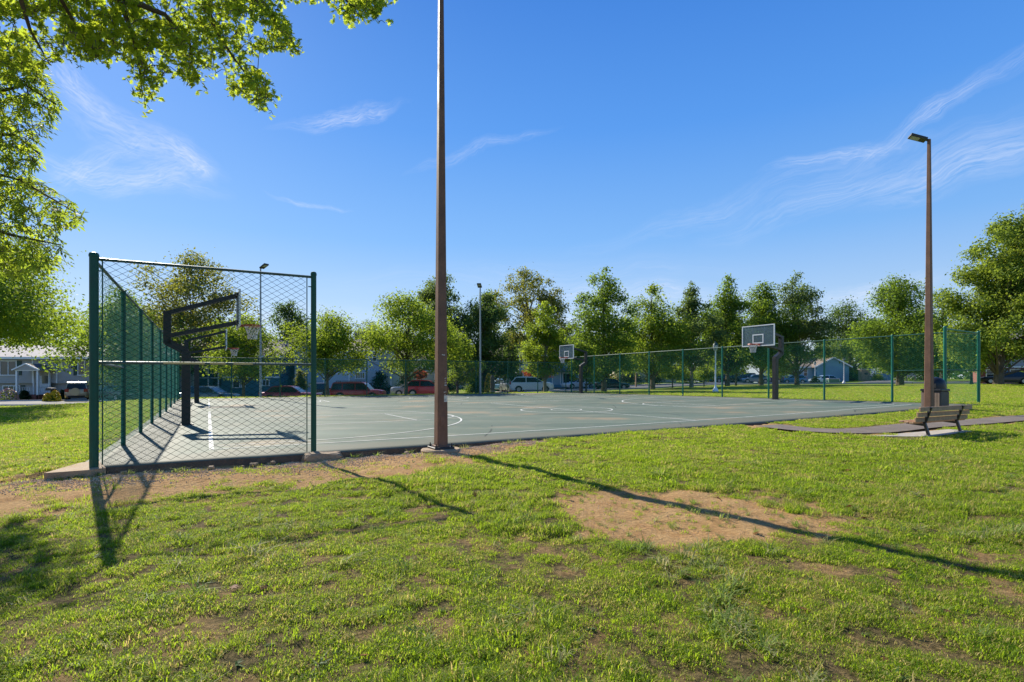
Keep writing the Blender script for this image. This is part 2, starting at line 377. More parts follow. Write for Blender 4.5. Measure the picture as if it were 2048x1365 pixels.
def paint(name, c, metal=.35): return mat(name, c, .28, metal, .5, coat=.5)

def leafmat(name, dark, light, trans, tfac=.42, yellow=(.20, .20, .02), yamt=.25, gloss=.62):
    m = bpy.data.materials.new(name); m.use_nodes = True; n = NT(m.node_tree); n.n.clear()
    out = n.node('ShaderNodeOutputMaterial'); at = n.node('ShaderNodeAttribute', attribute_name='rnd')
    r = at.outputs['Fac']
    g = n.node('ShaderNodeNewGeometry'); big = n.noise(g.outputs['Position'], .5, 3)
    c = n.mix(n.ramp(r, 0, 1), (*dark, 1), (*light, 1))
    c = n.mix(n.math('MULTIPLY', n.ramp(n.math('ADD', r, n.math('MULTIPLY', big, .8)), 1.05, 1.5), yamt * 2, clamp=True), c, (*yellow, 1))
    tcol = n.mix(n.ramp(r, 0, 1), (trans[0] * .7, trans[1] * .75, trans[2], 1), (trans[0] * 1.25, trans[1] * 1.15, trans[2], 1))
    p = n.node('ShaderNodeBsdfPrincipled'); n.l.new(c, p.inputs['Base Color']); p.inputs['Roughness'].default_value = gloss; p.inputs['Specular IOR Level'].default_value = .14
    t = n.node('ShaderNodeBsdfTranslucent'); n.l.new(tcol, t.inputs[0])
    mx = n.node('ShaderNodeMixShader'); mx.inputs[0].default_value = tfac; n.l.new(p.outputs[0], mx.inputs[1]); n.l.new(t.outputs[0], mx.inputs[2])
    n.l.new(mx.outputs[0], out.inputs[0]); return m
L = {}
L['oak'] = leafmat('oak_leaf', (.05, .085, .012), (.12, .18, .02), (.62, .76, .05), .6)
L['ash'] = leafmat('ash_leaf', (.035, .085, .018), (.10, .17, .03), (.52, .66, .05), .55)
L['bright'] = leafmat('bright_leaf', (.045, .095, .014), (.13, .20, .025), (.42, .56, .04), .48)
L['mid'] = leafmat('mid_leaf', (.035, .075, .015), (.10, .17, .028), (.34, .50, .04), .45)
L['dark'] = leafmat('dark_leaf', (.03, .07, .02), (.085, .135, .035), (.22, .34, .05), .42)
L['olive'] = leafmat('olive_leaf', (.06, .085, .02), (.12, .15, .03), (.40, .42, .05), .45, (.22, .13, .03), .35)
L['grey'] = leafmat('grey_green_leaf', (.055, .09, .035), (.12, .165, .06), (.30, .42, .08), .42)
L['maple'] = leafmat('maple_leaf', (.05, .10, .018), (.15, .21, .04), (.40, .52, .05), .44, (.34, .30, .04), .3)
L['red'] = leafmat('red_leaf', (.12, .03, .015), (.25, .07, .02), (.45, .10, .03), .4)
L['hedge'] = leafmat('hedge_leaf', (.012, .028, .010), (.03, .055, .018), (.05, .09, .015), .25)

# ground
def ground_material():
    m = bpy.data.materials.new('lawn_and_soil'); m.use_nodes = True; n = NT(m.node_tree); b = n.n['Principled BSDF']
    g = n.node('ShaderNodeNewGeometry'); P = g.outputs['Position']
    dirt = n.node('ShaderNodeAttribute', attribute_name='dirt').outputs['Fac']; strip = n.node('ShaderNodeAttribute', attribute_name='strip').outputs['Fac']
    far = n.node('ShaderNodeAttribute', attribute_name='far').outputs['Fac']
    n1 = n.noise(P, .35, 4); n2 = n.noise(P, 3.2, 5, .6); n3 = n.noise(P, 26, 5, .65); n4 = n.noise(P, 160, 3, .7)
    soil = n.mix(n.ramp(n2, .3, .7), (.48, .26, .10, 1), (.64, .41, .18, 1))
    soil = n.mix(n.ramp(n3, .40, .72), n.mix(.55, soil, (.13, .075, .03, 1)), soil)
    vo = n.node('ShaderNodeTexVoronoi', feature='F1'); n.l.new(P, vo.inputs['Vector']); vo.inputs['Scale'].default_value = 38
    soil = n.mix(n.math('MULTIPLY', n.ramp(vo.outputs['Distance'], .22, .05), .5), soil, n.mix(.5, vo.outputs['Color'], (.52, .44, .36, 1)))
    thatch = n.mix(n.ramp(n3, .35, .65), (.035, .032, .010, 1), (.19, .14, .06, 1))
    fg = n.mix(n.ramp(n2, .3, .7), (.16, .26, .012, 1), (.24, .34, .02, 1))
    fg = n.mix(n.ramp(n1, .35, .65), fg, (.25, .31, .03, 1))
    fg = n.mix(n.ramp(n3, .35, .6), n.mix(.5, fg, (.03, .07, .006, 1)), fg)
    lawn = n.mix(far, thatch, fg)
    col = n.mix(dirt, lawn, soil); n.l.new(col, b.inputs['Base Color']); b.inputs['Roughness'].default_value = .95; b.inputs['Specular IOR Level'].default_value = .1
    bn = n.node('ShaderNodeBump'); bn.inputs['Strength'].default_value = .9; bn.inputs['Distance'].default_value = .02
    h = n.math('ADD', n.math('MULTIPLY', n3, 1.2), n.math('MULTIPLY', n4, .5)); h = n.math('ADD', h, n.math('MULTIPLY', n.ramp(vo.outputs['Distance'], .3, 0), .35))
    n.l.new(h, bn.inputs['Height']); n.l.new(bn.outputs[0], b.inputs['Normal']); return m

# ================================================================ ground sheet
def axis(lo, hi, d0, mid0, mid1, growth=1.12):
    a = list(np.arange(mid0, mid1 + 1e-6, d0)); s = d0
    while a[-1] < hi: s *= growth; a.append(a[-1] + s)
    s = d0; b = [a[0]]
    while b[-1] > lo: s *= growth; b.append(b[-1] - s)
    return np.array(sorted(set(b[1:] + a)))
gx = axis(-1500, 1500, .075, -7.5, 8.5, 1.045); gy = axis(-1500, 2500, .06, 2.4, 12.5, 1.04)
GX, GY = np.meshgrid(gx, gy)
GZ = T(GX, GY)
patch, strip, spots, pth, inc, rd = bare(GX, GY)
dd = np.clip(patch + strip, 0, 1)
fade = 1 - sstep(14, 30, np.sqrt(GX ** 2 + GY ** 2))
GZ = GZ + fade * (1 - inc) * ((fbm(GX, GY, .8, 3) - .5) * .09 + (fbm(GX, GY, 6, 3) - .5) * .035 - dd * .02)
GZ = GZ - pth * .03 - rd * .06
VV = np.stack([GX, GY, GZ], -1).reshape(-1, 3); nx, ny = len(gx), len(gy)
idx = np.arange(nx * ny).reshape(ny, nx)
FF = np.stack([idx[:-1, :-1], idx[:-1, 1:], idx[1:, 1:], idx[1:, :-1]], -1).reshape(-1, 4)
dirt_a = np.clip(dd + spots * .8 + pth, 0, 1)
far_a = sstep(10, 24, np.sqrt(GX ** 2 + GY ** 2))
me = np_mesh('ground', VV, FF, ground_material(), {'dirt': ('POINT', 'FLOAT', dirt_a.ravel().astype(np.float32)), 'strip': ('POINT', 'FLOAT', strip.ravel().astype(np.float32)),
                                                  'far': ('POINT', 'FLOAT', far_a.ravel().astype(np.float32))}, smooth=True)
tag(obj('ground', me), kind='structure')

# ================================================================ court slab
def court_material():
    m = bpy.data.materials.new('court_paint'); m.use_nodes = True; n = NT(m.node_tree); b = n.n['Principled BSDF']
    P = n.node('ShaderNodeNewGeometry').outputs['Position']
    n1 = n.noise(P, .16, 5, .6, .6); n2 = n.noise(P, 1.1, 5, .6); n3 = n.noise(P, 45, 3, .7)
    st = n.node('ShaderNodeMapping'); n.l.new(P, st.inputs[0]); st.inputs[2].default_value = (0, 0, math.radians(-29)); st.inputs[3].default_value = (.12, 1.6, 1); n4 = n.noise(st.outputs[0], .8, 5, .6)
    c = n.mix(n.ramp(n1, .3, .7), (.118, .165, .120, 1), (.178, .20, .148, 1))
    c = n.mix(n.math('MULTIPLY', n.ramp(n4, .42, .68), .8), c, (.075, .105, .075, 1))
    c = n.mix(n.math('MULTIPLY', n.ramp(n2, .52, .72), .7), c, (.25, .24, .18, 1))
    c = n.mix(n.math('MULTIPLY', n.ramp(n.noise(P, .33, 4), .56, .68), .8), c, (.34, .25, .15, 1))
    e = n.node('ShaderNodeAttribute', attribute_name='edge').outputs['Fac']
    c = n.mix(n.math('MULTIPLY', e, n.ramp(n2, .2, .5, .5, 1)), c, (.155, .155, .11, 1))
    c = n.mix(n.ramp(n3, .3, .7, 0, .25), c, (.09, .11, .10, 1))
    wv = n.node('ShaderNodeVectorMath', operation='SCALE'); n.l.new(n.node('ShaderNodeTexNoise').outputs['Color'], wv.inputs[0]); wv.inputs['Scale'].default_value = 1.5
    av = n.node('ShaderNodeVectorMath', operation='ADD'); n.l.new(P, av.inputs[0]); n.l.new(wv.outputs[0], av.inputs[1])
    vc = n.node('ShaderNodeTexVoronoi', feature='DISTANCE_TO_EDGE'); n.l.new(av.outputs[0], vc.inputs['Vector']); vc.inputs['Scale'].default_value = .16
    crk = n.math('MULTIPLY', n.ramp(vc.outputs['Distance'], .0045, .001), n.ramp(n.noise(P, .5, 2), .5, .56)); c = n.mix(n.math('MULTIPLY', crk, .8), c, (.03, .035, .03, 1))
    n.l.new(c, b.inputs['Base Color']); n.l.new(n.ramp(n1, .3, .7, .62, .8), b.inputs['Roughness']); b.inputs['Specular IOR Level'].default_value = .12
    bn = n.node('ShaderNodeBump'); bn.inputs['Strength'].default_value = .25; bn.inputs['Distance'].default_value = .005; n.l.new(n3, bn.inputs['Height']); n.l.new(bn.outputs[0], b.inputs['Normal']); return m
M['court'] = court_material()
us = np.linspace(-.22, CU + .22, 60); vs = np.linspace(-.1, CV + .28, 60)
rag = (rng.random(60) - .5) * .09
US, VS = np.meshgrid(us, vs); 
VS2 = VS.copy(); VS2[0] += rag
SX, SY = W(US, VS2); SZ = courtz(US, VS)
top = np.stack([SX, SY, SZ], -1).reshape(-1, 3); n0 = len(top); idx = np.arange(n0).reshape(60, 60)
FF = np.stack([idx[:-1, :-1], idx[:-1, 1:], idx[1:, 1:], idx[1:, :-1]], -1).reshape(-1, 4)
per = list(idx[0, :]) + list(idx[1:, -1]) + list(idx[-1, -2::-1]) + list(idx[-2:0:-1, 0])
low = top[per].copy(); low[:, 2] -= .22
Vc = np.vstack([top, low]); k = len(per)
sk = np.array([[per[i], n0 + i, n0 + (i + 1) % k, per[(i + 1) % k]] for i in range(k)])
edge = np.clip(1 - np.minimum.reduce([US + .2, CU + .2 - US, VS + .1, CV + .3 - VS]) / 1.3, 0, 1); edge = (edge > .12) * 1.0
me = np_mesh('court_slab', Vc, np.vstack([FF, sk]), M['court'], {'edge': ('POINT', 'FLOAT', np.concatenate([edge.ravel(), np.ones(k)]).astype(np.float32))})
me.materials.append(M['slabedge']); mi = np.zeros(len(me.polygons), dtype=np.int32); mi[len(FF):] = 1; me.polygons.foreach_set('material_index', mi)
tag(obj('basketball_court_pavement', me), 'grey green painted basketball court pavement', kind='structure')
court_o = bpy.data.objects['basketball_court_pavement']

def ribbon_mesh(P, w, zf, off, close=False):
    """flat strip along world points P; zf gives ground height"""
    P = np.array(P, float); n = len(P)
    d = np.gradient(P, axis=0) if not close else (np.roll(P, -1, 0) - np.roll(P, 1, 0))
    d /= np.linalg.norm(d, axis=1)[:, None]; nr = np.stack([-d[:, 1], d[:, 0]], -1) * w / 2
    A, B = P + nr, P - nr
    V = np.vstack([np.c_[A, zf(A[:, 0], A[:, 1]) + off], np.c_[B, zf(B[:, 0], B[:, 1]) + off]])
    i = np.arange(n if close else n - 1); j = (i + 1) % n
    return V, np.stack([i, i + n, j + n, j], -1)
def cz_w(x, y):
    u, v = UV(x, y); return courtz(u, v)
lines = []
def uvline(pts, w=.055, close=False):
    q = []
    for i in range(len(pts) - (0 if close else 1)):
        a = np.array(pts[i]); b = np.array(pts[(i + 1) % len(pts)]); m_ = max(2, int(np.linalg.norm(b - a) / .5))
        for t in np.linspace(0, 1, m_, endpoint=False): q.append(a + (b - a) * t)
    if not close: q.append(np.array(pts[-1]))
    lines.append(([W(*p) for p in q], w, close))
def uvarc(c, r, a0, a1, n=60, w=.055):
    uvline_pts = [(c[0] + r * math.cos(a), c[1] + r * math.sin(a)) for a in np.linspace(a0, a1, n)]
    lines.append(([W(*p) for p in uvline_pts], w, False))
HV = 8.1; HV2 = 23.8; BL = 1.5; BR = CU - 1.5; MIDU = 13.9
uvline([(BL, 1.45), (BL, 14.8)], .085); uvline([(BR, 1.45), (BR, 14.8)], .07)
uvline([(BL, 1.45), (BR + .0, 1.45)], .06); uvline([(BL, 14.8), (BR, 14.8)], .05); uvline([(MIDU, 1.5), (MIDU, 14.75)])
uvarc((MIDU, HV), 1.8, 0, 2 * math.pi); uvarc((MIDU, HV), .6, 0, 2 * math.pi, 30)
for s_, b_ in ((1, BL), (-1, BR)):
    c_ = b_ + s_ * 1.25
    a0 = -math.pi / 2 if s_ > 0 else math.pi / 2
    uvarc((c_, HV), 6.05, a0, a0 + math.pi, 70)
    for q in (-6.05, 6.05): uvline([(b_, HV + q), (c_, HV + q)])
    for q in (-1.8, 1.8): uvline([(b_, HV + q), (b_ + s_ * 5.6, HV + q)])
    uvline([(b_ + s_ * 5.6, HV - 1.8), (b_ + s_ * 5.6, HV + 1.8)])
    uvarc((b_ + s_ * 5.6, HV), 1.8, a0, a0 + math.pi, 30)
uvline([(BL, 17.4), (BR, 17.4)]); uvline([(BL, 26.2), (BR, 26.2)]); uvline([(BL, 17.4), (BL, 26.2)]); uvline([(BR, 17.4), (BR, 26.2)]); uvline([(MIDU, 17.4), (MIDU, 26.2)])
uvarc((MIDU, 21.8), 1.8, 0, 2 * math.pi)
for s_, b_ in ((1, BL), (-1, BR)):
    a0 = -math.pi / 2 if s_ > 0 else math.pi / 2
    for q in (-1.8, 1.8): uvline([(b_, 22 + q), (b_ + s_ * 5.6, 22 + q)])
    uvline([(b_ + s_ * 5.6, 20.2), (b_ + s_ * 5.6, 23.8)]); uvarc((b_ + s_ * 1.2, 22), 4.2, a0, a0 + math.pi, 50)
M['line'] = mat('worn_line_paint', (.62, .62, .56), .8, spec=.15, noise=(1.6, .35))
AV, AF, nb = [], [], 0
for i, (P, w, cl) in enumerate(lines):
    V_, F_ = ribbon_mesh(P, w, cz_w, .004 + .0012 * (i % 4), cl); AV.append(V_); AF.append(F_ + nb); nb += len(V_)
me = np_mesh('court_line_markings', np.vstack(AV), np.vstack(AF), M['line']); lo = obj('line_markings', me, court_o)

# ================================================================ path, roads, kerbs
def resample(P, d=.4, smooth=2):
    P = np.array(P, float)
    for _ in range(smooth):
        Q = [P[0]]
        for i in range(len(P) - 1): Q += [P[i] * .75 + P[i + 1] * .25, P[i] * .25 + P[i + 1] * .75]
        Q.append(P[-1]); P = np.array(Q)
    s = np.r_[0, np.cumsum(np.linalg.norm(np.diff(P, axis=0), axis=1))]; t = np.arange(0, s[-1], d)
    return np.c_[np.interp(t, s, P[:, 0]), np.interp(t, s, P[:, 1])]
V_, F_ = ribbon_mesh(resample(PATH, .3), .9, T, .012)
tag(obj('footpath', np_mesh('footpath', V_, F_, M['pathm'])), kind='structure')
RP = resample(ROADL, 1.0)
V_, F_ = ribbon_mesh(RP, 8.6, T, .03)
tag(obj('road', np_mesh('road', V_, F_, M['asphalt'])), kind='structure')
def offset_line(P, o):
    d = np.gradient(P, axis=0); d /= np.linalg.norm(d, axis=1)[:, None]; return P + np.stack([-d[:, 1], d[:, 0]], -1) * o
for i, o_ in enumerate((4.4, -4.4)):
    Q = offset_line(RP, o_); n = len(Q); d = np.gradient(Q, axis=0); d /= np.linalg.norm(d, axis=1)[:, None]; nr = np.stack([-d[:, 1], d[:, 0]], -1) * .08
    A, B = Q + nr, Q - nr; za = T(Q[:, 0], Q[:, 1])
    V_ = np.vstack([np.c_[A, za - .1], np.c_[A, za + .14], np.c_[B, za + .14], np.c_[B, za - .1]]); ii = np.arange(n - 1)
    F_ = np.vstack([np.stack([ii + a * n, ii + 1 + a * n, ii + 1 + b * n, ii + b * n], -1) for a, b in ((0, 1), (1, 2), (2, 3))])
    tag(obj('kerb', np_mesh('kerb', V_, F_, M['kerb'])), kind='structure')
V_, F_ = ribbon_mesh(offset_line(RP, 6.3), 1.4, T, .05)
tag(obj('pavement', np_mesh('pavement', V_, F_, M['concg'])), kind='structure')
def pad(name, corners, m_, off=.04):
    """flat paved area draped over the ground; corners = 4 world points"""
    c = np.array(corners, float); n = 8; s, t = np.meshgrid(np.linspace(0, 1, n), np.linspace(0, 1, n))
    q = ((1 - s)[..., None] * (1 - t)[..., None] * c[0] + s[..., None] * (1 - t)[..., None] * c[1] + s[..., None] * t[..., None] * c[2] + (1 - s)[..., None] * t[..., None] * c[3]).reshape(-1, 2)
    idx = np.arange(n * n).reshape(n, n); F_ = np.stack([idx[:-1, :-1], idx[:-1, 1:], idx[1:, 1:], idx[1:, :-1]], -1).reshape(-1, 4)
    return tag(obj(name, np_mesh(name, np.c_[q, T(q[:, 0], q[:, 1]) + off], F_, m_)), kind='structure')
def A2(px, Y): return ((px - CX) / F * Y, Y)
pad('driveway', [A2(62, 52), A2(215, 52), A2(185, 58), A2(120, 58)], M['asphalt'], .062)
pad('driveway', [A2(585, 56.5), A2(705, 57), A2(700, 66), A2(615, 66)], M['concg'], .062)
pad('driveway', [A2(985, 62), A2(1045, 63.5), A2(1046, 78), A2(1000, 78)], M['concg'], .062)
pad('driveway', [A2(1108, 76), A2(1165, 77.5), A2(1160, 88), A2(1108, 88)], M['asphalt'], .062)
pad('parking_lot', [A2(1405, 86), A2(1670, 87), A2(1640, 106), A2(1410, 106)], M['asphalt'], .07)
pad('side_street', [A2(1690, 85), A2(1850, 84), A2(1790, 98), A2(1735, 98)], M['asphalt'], .075)
pad('driveway', [A2(1965, 66.5), A2(2200, 68), A2(2200, 73), A2(1965, 72)], M['asphalt'], .06)

# ================================================================ chain link fences
def link_mesh(w, h, r=.0021, p=.0745, m_='wire_backlit'):
    nw = max(1, round(w / p)); pp = w / nw; nk = int(h / (pp * .61)); dz = h / nk
    k = np.arange(nk + 1); P = []
    segs0, segs1 = [], []
    for i in range(nw):
        x = (i + .5) * pp + np.where((k + i) % 2 == 0, pp / 2, -pp / 2); y = np.where(k % 2 == 0, .003, -.003)
        pts_ = np.stack([x, y, k * dz], -1); segs0.append(pts_[:-1]); segs1.append(pts_[1:])
    A = np.vstack(segs0); B = np.vstack(segs1); d = B - A; d /= np.linalg.norm(d, axis=1)[:, None]
    a = np.cross(d, [0, 1, 0]); a /= np.linalg.norm(a, axis=1)[:, None]; b = np.cross(d, a); V = []
    for Q in (A, B):
        for j in range(3):
            t = 2 * math.pi * j / 3 + .5; V.append(Q + (a * math.cos(t) + b * math.sin(t)) * r)
    n = len(A); V = np.stack(V, 1).reshape(-1, 3); i = np.arange(n) * 6
    Fc = np.vstack([np.stack([i + j, i + (j + 1) % 3, i + 3 + (j + 1) % 3, i + 3 + j], -1) for j in range(3)])
    return np_mesh('chain_link', V, Fc, M[m_])
_lm = {}
def bay(parent, p, q, h, z0=.04, **kw):
    p, q = Vector(p), Vector(q); L_ = (q - p).length; key = (round(L_, 2), round(h, 2))
    if key not in _lm: _lm[key] = link_mesh(L_ - .03, h - z0, **kw)
    o = obj('chain_link', _lm[key], parent); d = (q - p).normalized()
    up = (Vector((0, 0, 1)) - d * d.z).normalized(); yv = up.cross(d)
    o.matrix_basis = Matrix(((d.x, yv.x, up.x, p.x + d.x * .015), (d.y, yv.y, up.y, p.y + d.y * .015), (d.z, yv.z, up.z, p.z + z0), (0, 0, 0, 1)))
    o['kind'] = 'stuff'; return o
_pm = {}
def post(parent, p, h, r, m_='vinyl', cap=True, mm=None):
    key = (round(h, 2), r, m_)
    if key not in _pm:
        b = MB(); b.lathe([(r, -.12), (r, h - .03), (r * 1.12, h - .03), (r * 1.12, h), (r * .9, h + .025), (r * .3, h + .035)], 14); _pm[key] = b.mesh('post', M[m_], smooth=True)
    return obj('post', _pm[key], parent, p)
def rail(parent, name, p, q, r, m_): return MB().tube([p, q], r, 8).build(name, M[m_], parent, smooth=True)
def pc(u, v, dz=0): x, y = W(u, v); return (x, y, float(courtz(u, v)) + dz)
# near end panel
fp = thing('chain_link_fence', 'short tall green chain link panel at the near left corner of the court', 'fence')
H1 = 3.02
post(fp, pc(0, 0), 3.08, .058); post(fp, pc(3.03, 0), 3.08, .045)
a0, b0 = pc(.06, .0), pc(2.98, .0)
rail(fp, 'top_rail', pc(.05, 0, H1), pc(2.99, 0, H1), .022, 'rail'); rail(fp, 'mid_rail', pc(.05, 0, H1 / 2 + .01), pc(2.99, 0, H1 / 2 + .01), .022, 'rail')
bay(fp, pc(.10, 0), pc(2.92, 0), H1, r=.0029, m_='vinyl_wire')
for u_ in (.10, 2.92): rail(fp, 'tension_bar', pc(u_, -.006, .03), pc(u_, -.006, H1), .009, 'vinyl')
for a_, b_ in ((.85, 2.15),):
    for q_, r_ in ((a_, .55), (a_ + .62, .22), (a_ + .95, .28)): MB().bar(pc(q_, -.026, H1 / 2 + .012), pc(q_ + r_, -.026, H1 / 2 + .012), .006, .032).build('yellow_rail_strip', M['tape'], fp)
for u_ in (.03, 2.985):
    for h_ in (.25, .95, 1.2, 1.75, 2.3, 2.85): MB().bar(pc(u_ - .045 if u_ > 1 else u_, -.01, h_), pc(u_ + .02 if u_ > 1 else u_ + .08, -.01, h_), .02, .016).build('band', M['vinyl'], fp)
tc_ = bpy.data.texts  # (no text blocks used)
# left side fence
fl = thing('chain_link_fence', 'long green chain link fence running along the left side of the court', 'fence')
vp = [3.16 * i for i in range(9)] + [CV]
for i, v in enumerate(vp):
    if i: post(fl, pc(0, v), 3.0, .042)
for i in range(len(vp) - 1):
    bay(fl, pc(0, vp[i] + (.06 if i == 0 else 0)), pc(0, vp[i + 1]), 3.0)
    rail(fl, 'top_rail', pc(0, vp[i] + .05, 3.01), pc(0, vp[i + 1], 3.01), .024, 'rail')
rail(fl, 'mid_rail', pc(0, .05, 1.52), pc(0, 3.16, 1.52), .02, 'rail')
# far fence
ff = thing('chain_link_fence', 'low green chain link fence along the far side of the court by the parked cars', 'fence')
up_ = [2.69 * i for i in range(11)] + [CU]
for i, u in enumerate(up_): 
    if i: post(ff, pc(u, CV), 2.44, .035)
for i in range(len(up_) - 1):
    bay(ff, pc(up_[i], CV), pc(up_[i + 1], CV), 2.42); rail(ff, 'top_rail', pc(up_[i], CV, 2.42), pc(up_[i + 1], CV, 2.42), .024, 'vinyl')
# right fence
fr = thing('chain_link_fence', 'tall green chain link fence along the right side of the court before the lawn', 'fence')
vr = [.95] + [2.9 + 3.0 * i for i in range(9)]
HR = 2.88
for i, v in enumerate(vr[1:]): post(fr, pc(CU, v), HR + .02, .045, 'vinyl_sunlit')
for i in range(len(vr) - 1):
    bay(fr, pc(CU, vr[i]), pc(CU, vr[i + 1]), HR - .02); rail(fr, 'top_rail', pc(CU, vr[i], HR - .01), pc(CU, vr[i + 1], HR - .01), .026, 'vinyl')
rail(fr, 'mid_rail', pc(CU, .95, 1.36), pc(CU, 2.9, 1.36), .022, 'vinyl')
# wing panel at the right
fw = thing('chain_link_fence', 'short green chain link panel standing behind the brown litter bin', 'fence')
def wc(t, dz=0):
    x, y = W(CU + t, .95); return (x, y, float(courtz(CU, .95)) + dz)
post(fw, wc(0), 3.10, .06, 'vinyl_sunlit'); post(fw, wc(2.95), 3.02, .06, 'vinyl_sunlit')
rail(fw, 'top_rail', wc(0, 3.02), wc(2.95, 2.96), .03, 'vinyl_sunlit'); rail(fw, 'mid_rail', wc(0, 1.36), wc(2.95, 1.36), .022, 'vinyl'); rail(fw, 'top_wire', wc(0, 2.86), wc(2.95, 2.92), .008, 'galv')
bay(fw, wc(.08), wc(2.87), 2.9)
for u_ in (.10, 2.85): rail(fw, 'tension_bar', wc(u_, .03), wc(u_, 2.9), .009, 'vinyl')

# concrete bits at the near edge
def rock(name, c, sx, sy, sz, m_, rz=0, seed=0, parent=None):
    bm = bmesh.new(); bmesh.ops.create_icosphere(bm, subdivisions=3, radius=1); r_ = random.Random(seed)
    for v in bm.verts:
        q = v.co.copy(); k_ = max(abs(q.x), abs(q.y), abs(q.z)); q = q.lerp(q / k_, .55)
        n_ = .06 * math.sin(5 * q.x + seed) + .05 * math.cos(7 * q.y + 2 * seed) + .04 * (r_.random() - .5)
        v.co = Vector((q.x * sx * (1 + n_), q.y * sy * (1 + n_), q.z * sz * (1 + n_)))
    me = bpy.data.meshes.new(name); bm.to_mesh(me); bm.free(); me.materials.append(m_)
    o = obj(name, me, parent, c); o.rotation_euler = (0, 0, rz); return o
AN = math.atan2(UD[1], UD[0])
o = rock('concrete_footing', pc(3.13, -.12, -.10), .33, .16, .13, M['conc'], AN, 3); tag(o, 'broken concrete block under the right post of the near fence panel', 'footing')
b = MB(); q = [pc(-.50, -.30, 0), pc(.0, -.27, 0), pc(.16, -.16, 0), pc(.10, .10, 0), pc(-.05, .75, 0), pc(-.26, .62, 0), pc(-.40, .12, 0)]
zt = pc(0, 0)[2] + .004; b.prism([(p[0], p[1]) for p in q], 'z', zt - .12, zt)
o = b.build('concrete_apron', M['conc']); tag(o, 'cracked concrete apron at the corner post of the near fence', 'footing')

r_ = random.Random(12)
for i in range(12):
    u_ = r_.uniform(-.4, 6.5); v_ = -.12 - abs(r_.gauss(0, .10)); x, y = W(u_, v_); s_ = r_.uniform(.02, .045)
    o = rock('rubble', (x, y, Tz(x, y) + s_ * .3), s_ * r_.uniform(1, 1.8), s_, s_ * .7, M['conc'], r_.uniform(0, 3), i); tag(o, 'small broken concrete lump in the dirt along the near court edge', 'rubble', 'concrete rubble along the court edge')

# ================================================================ flood light poles
def flood_pole(base, h, w0, w1, label, pm='polebrown', name='light_pole', cat='light pole', az_=AN, head=True, footing=False, headdir=2.4):
    t = thing(name, label, cat, base, az_)
    b = MB(); n = 10
    for k in range(n):
        za, zb = h * k / n + .05, h * (k + 1) / n + .05; wa, wb = w0 + (w1 - w0) * k / n, w0 + (w1 - w0) * (k + 1) / n
        ring = lambda w, z: [(sx * (w / 2 - c1), sy * (w / 2 - c2), z) for sx, sy, c1, c2 in ((-1, -1, 0, w * .08), (-1, -1, w * .08, 0), (1, -1, w * .08, 0), (1, -1, 0, w * .08), (1, 1, 0, w * .08), (1, 1, w * .08, 0), (-1, 1, w * .08, 0), (-1, 1, 0, w * .08))]
        b.add(ring(wa, za) + ring(wb, zb), [(i, (i + 1) % 8, 8 + (i + 1) % 8, 8 + i) for i in range(8)] + ([tuple(range(7, -1, -1))] if k == 0 else []) + ([tuple(range(8, 16))] if k == n - 1 else []))
    b.build('pole', M[pm], t)
    if footing: MB().bbox(-.055, .055, -w0 / 2 - .008, -w0 / 2 + .01, .42, .60, .004).build('hand_hole_cover', M['polebrown'], t)
    MB().bbox(-w0 * .95, w0 * .95, -w0 * .95, w0 * .95, .0, .035, .008).build('base_plate', M['poledark'], t)
    if footing:
        MB().lathe([(.36, -.25), (.37, -.03), (.345, -.004), (.2, -.002)], 26).build('concrete_base', M['conc'], t, smooth=True)
        for sx in (-1, 1):
            for sy in (-1, 1): MB().lathe([(.022, .035), (.022, .065), (.011, .065), (.011, .10)], 6, (sx * w0 * .74, sy * w0 * .74)).build('bolt', M['poledark'], t)
        MB().bbox(-w0 * .62, w0 * .62, -w0 * .62, w0 * .62, .035, .06, .006).build('collar', M['polebrown'], t)
    if head:
        hd = obj('lamp_head', None, t, (0, 0, h + .02)); hd.rotation_euler = (0, 0, headdir); hd.scale = (.82, .82, .82)
        x = MB(); x.bar((0, 0, 0), (.22, 0, .06), .06, .08); x.add(*[[(p[0], p[1], p[2]) for p in [(.12, -.19, -.02), (.70, -.19, .22), (.70, .19, .22), (.12, .19, -.02), (.10, -.19, .06), (.67, -.19, .31), (.67, .19, .31), (.10, .19, .06)]], [(0, 1, 2, 3), (7, 6, 5, 4), (0, 4, 5, 1), (1, 5, 6, 2), (2, 6, 7, 3), (3, 7, 4, 0)]])
        x.build('housing', M['poledark'], hd)
        MB().add([(.36, -.15, .072), (.66, -.15, .196), (.66, .15, .196), (.36, .15, .072)], [(0, 1, 2, 3)]).build('lamp_lens', M['lens'], hd)
    return t
bx_, by_ = W(5.22, -.36)
pole_main = flood_pole((bx_, by_, .205), 9.7, .205, .062, 'tall square brown light pole on round concrete base at the near court edge', footing=True)
# stickers and scuffs on the near pole
def decal(nm, u0, u1, z0, z1, m_):
    w = .205 - .143 * ((z0 + z1) / 2) / 9.7
    MB().box(u0 * w, u1 * w, -w / 2 - .003, -w / 2 - .0005, z0, z1).build(nm, m_, pole_main)
decal('notice_sticker', .12, .46, .86, .98, M['stick'])
for i, z_ in enumerate((.99, .925, .905, .885)): decal('sticker_print', .15, .28 + .04 * (i % 3), z_ if i == 0 else z_, (z_ + .008), M['signtext'] if i else M['stick'])
for z_, a_, b_ in ((1.03, .1, .2), (1.035, .26, .33), (1.16, .17, .4), (1.20, .2, .27), (1.21, .31, .38), (1.24, .22, .27), (1.28, .2, .26), (1.29, .3, .36), (1.72, -.1, .02), (1.715, .05, .22)): decal('paint_chip', a_, b_, z_, z_ + .016, M['stick'])
rp_x, rp_y = W(22.75, -.55)
rp_z = Tz(rp_x, rp_y)
